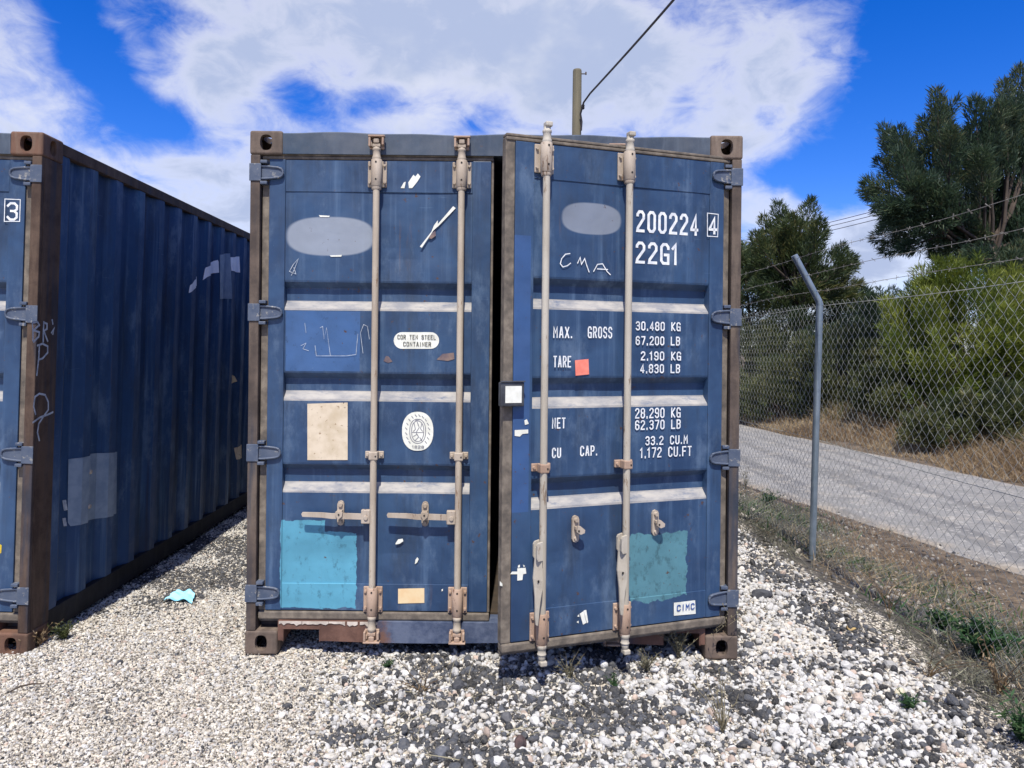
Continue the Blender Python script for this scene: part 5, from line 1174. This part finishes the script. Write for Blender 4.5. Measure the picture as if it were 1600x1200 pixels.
# single weeds one can point at
def weed(u, v, hgt, nst, mat_, label, seed, spread=.6, leaf=.03, seeds=False, leaves=14, group='single weeds growing in the gravel'):
    p = gp(u, v); r = random.Random(seed); t = tag(empty('weed', p), label, 'weed', group)
    m = MB(); Lb, Ld = [], []
    for i in range(nst):
        a = r.uniform(0, 6.28); tilt = r.uniform(.15, 1)*spread; L_ = hgt*r.uniform(.55, 1.1); pts = []
        for k in range(6):
            f = k/5; pts.append(Vector((math.cos(a)*tilt*L_*f*(.5+.5*f)+r.gauss(0, .006)*f, math.sin(a)*tilt*L_*f*(.5+.5*f)+r.gauss(0, .006)*f, L_*f*(1-.25*tilt*f))))
        m.path(pts, [.0022, .002, .0018, .0015, .0012, .0008], 4)
        for k in range(leaves):
            f = r.uniform(.15, 1)*4.99; j = int(f); Lb.append(pts[j].lerp(pts[j+1], f-j)); Ld.append(Vector((r.gauss(0, 1), r.gauss(0, 1), r.gauss(.5, .6))).normalized())
        if seeds:
            for k in range(4):
                q = pts[-1]-Vector((0, 0, .02*k)); e = q+Vector((r.gauss(0, .022), r.gauss(0, .022), r.uniform(.01, .035))); m.tube(q, e, .0009, .0007, 4); m.tube(e, e+Vector((0, 0, .007)), .0035, .002, 5)
    m.build('stalk', M['straw_pale'] if mat_ in ('straw_pale', 'greyweed') else M[mat_], t)
    n = len(Lb)
    if n:
        V, Fq = quads_from(np.array(Lb), unit(np.array(Ld)), leaf*rng.uniform(.5, 1.3, n), leaf*.28*rng.uniform(.6, 1.3, n)); np_mesh('leaves', V, Fq, M[mat_], t, np.repeat(np.clip(rng.normal(.5, .22, n), 0, 1), 6))
WL = [(1540, 1035, .22, 34, 'leaf_weed', 'bushy dark green weed at the right edge below the fence', .9, .04, False, 40),
      (1470, 985, .13, 22, 'leaf_weed', 'green weed clump on the verge left of the bushy dark one', 1.0, .03, False, 26),
      (1595, 1160, .16, 20, 'leaf_weed', 'green weed in the bottom right corner', .9, .035, False, 18),
      (1420, 1110, .07, 16, 'leaf_weed', 'small green weed amid white gravel near the lower right', 1.0, .022, False, 14),
      (1060, 1030, .20, 26, 'greyweed', 'grey green weed under the open door near the right corner', .8, .022, False, 12),
      (1110, 1020, .30, 9, 'straw_pale', 'tall thin dry weed with seed heads before the right corner', .7, .014, True, 4),
      (1085, 1000, .22, 7, 'straw_pale', 'short seeded dry weed beside the maker plate', .6, .012, True, 4),
      (1130, 1150, .26, 16, 'straw_pale', 'bleached dry weed standing alone in the right foreground gravel', .8, .014, False, 6),
      (1010, 1050, .12, 20, 'greyweed', 'low grey weed right of the door rod foot', 1.0, .018, False, 10),
      (890, 1062, .15, 14, 'greyweed', 'dry weed in dark gravel below the open door edge', 1.3, .016, False, 6),
      (660, 1085, .15, 12, 'straw', 'tan dry weed lying before the closed door', 1.6, .02, False, 4),
      (607, 1045, .05, 14, 'leaf_weed', 'tiny green tuft before the lower left rod', 1.0, .016, False, 10),
      (960, 1075, .06, 12, 'leaf_weed', 'yellowish green tuft in front of the middle of the open door', 1.0, .016, False, 10),
      (100, 1000, .10, 24, 'leaf_shrub', 'mossy green weed at the foot of the left container corner', 1.2, .02, False, 14),
      (60, 1010, .12, 18, 'straw', 'dry brown weed under the left container corner', 1.3, .02, False, 8),
      (1165, 762, .40, 10, 'greyweed', 'dark twiggy weed by the road beside the container', .5, .03, False, 8),
      (1200, 790, .20, 30, 'leaf_weed', 'low green weed on the verge behind the container edge', 1.1, .035, False, 16),
      (1390, 968, .30, 7, 'straw', 'upright dry stalks on the verge right of the fence post', .5, .02, True, 4),
      (1560, 1090, .26, 16, 'straw', 'orange dry grass tuft under the bushy green weed', 1.2, .03, False, 6),
      (1450, 1060, .20, 10, 'straw', 'fallen dry stalks at the gravel edge', 1.6, .02, False, 4)]
for i, (u, v, h, ns, mt, lab, spd, lf, sd_, nl) in enumerate(WL): weed(u, v, h, ns, mt, lab, 200+i, spd, lf, sd_, nl)

# ------------------------------------------------------------------ litter
p = gp(282, 938); nxg, nyg = 10, 7; vs = []; r = random.Random(2)
for j in range(nyg+1):
    for i in range(nxg+1):
        x = (i/nxg-.5)*.165*(1-.25*j/nyg); y = (j/nyg-.5)*.11; vs.append((x+.012*j/nyg, y-.03*(i/nxg-.5), .018+.010*math.sin(i*1.1)+.007*math.sin(j*1.7+i*.4)+.018*(j/nyg)))
fs = [(j*(nxg+1)+i, j*(nxg+1)+i+1, (j+1)*(nxg+1)+i+1, (j+1)*(nxg+1)+i) for j in range(nyg) for i in range(nxg)]
vs += [(x, y, z-.002) for x, y, z in vs]; k = (nxg+1)*(nyg+1); fs += [tuple(q+k for q in reversed(f)) for f in fs]
m = MB(); m.add(vs, fs); o = m.build('tissue', M['paper'], fix=False); o.location = p; o.rotation_euler = (0, 0, R(8)); tag(o, 'crumpled pale blue tissue on gravel between the containers', 'litter')
p = gp(36, 1080); m = MB(); m.path([Vector((-.04, -.03, .012)), Vector((-.01, .0, .022)), Vector((.03, .02, .024)), Vector((.075, .028, .02))], [.003, .0045, .004, .002], 7); o = m.build('twig', M['bark']); o.location = p
tag(o, 'curved dark twig on the pale gravel at lower left', 'twig')
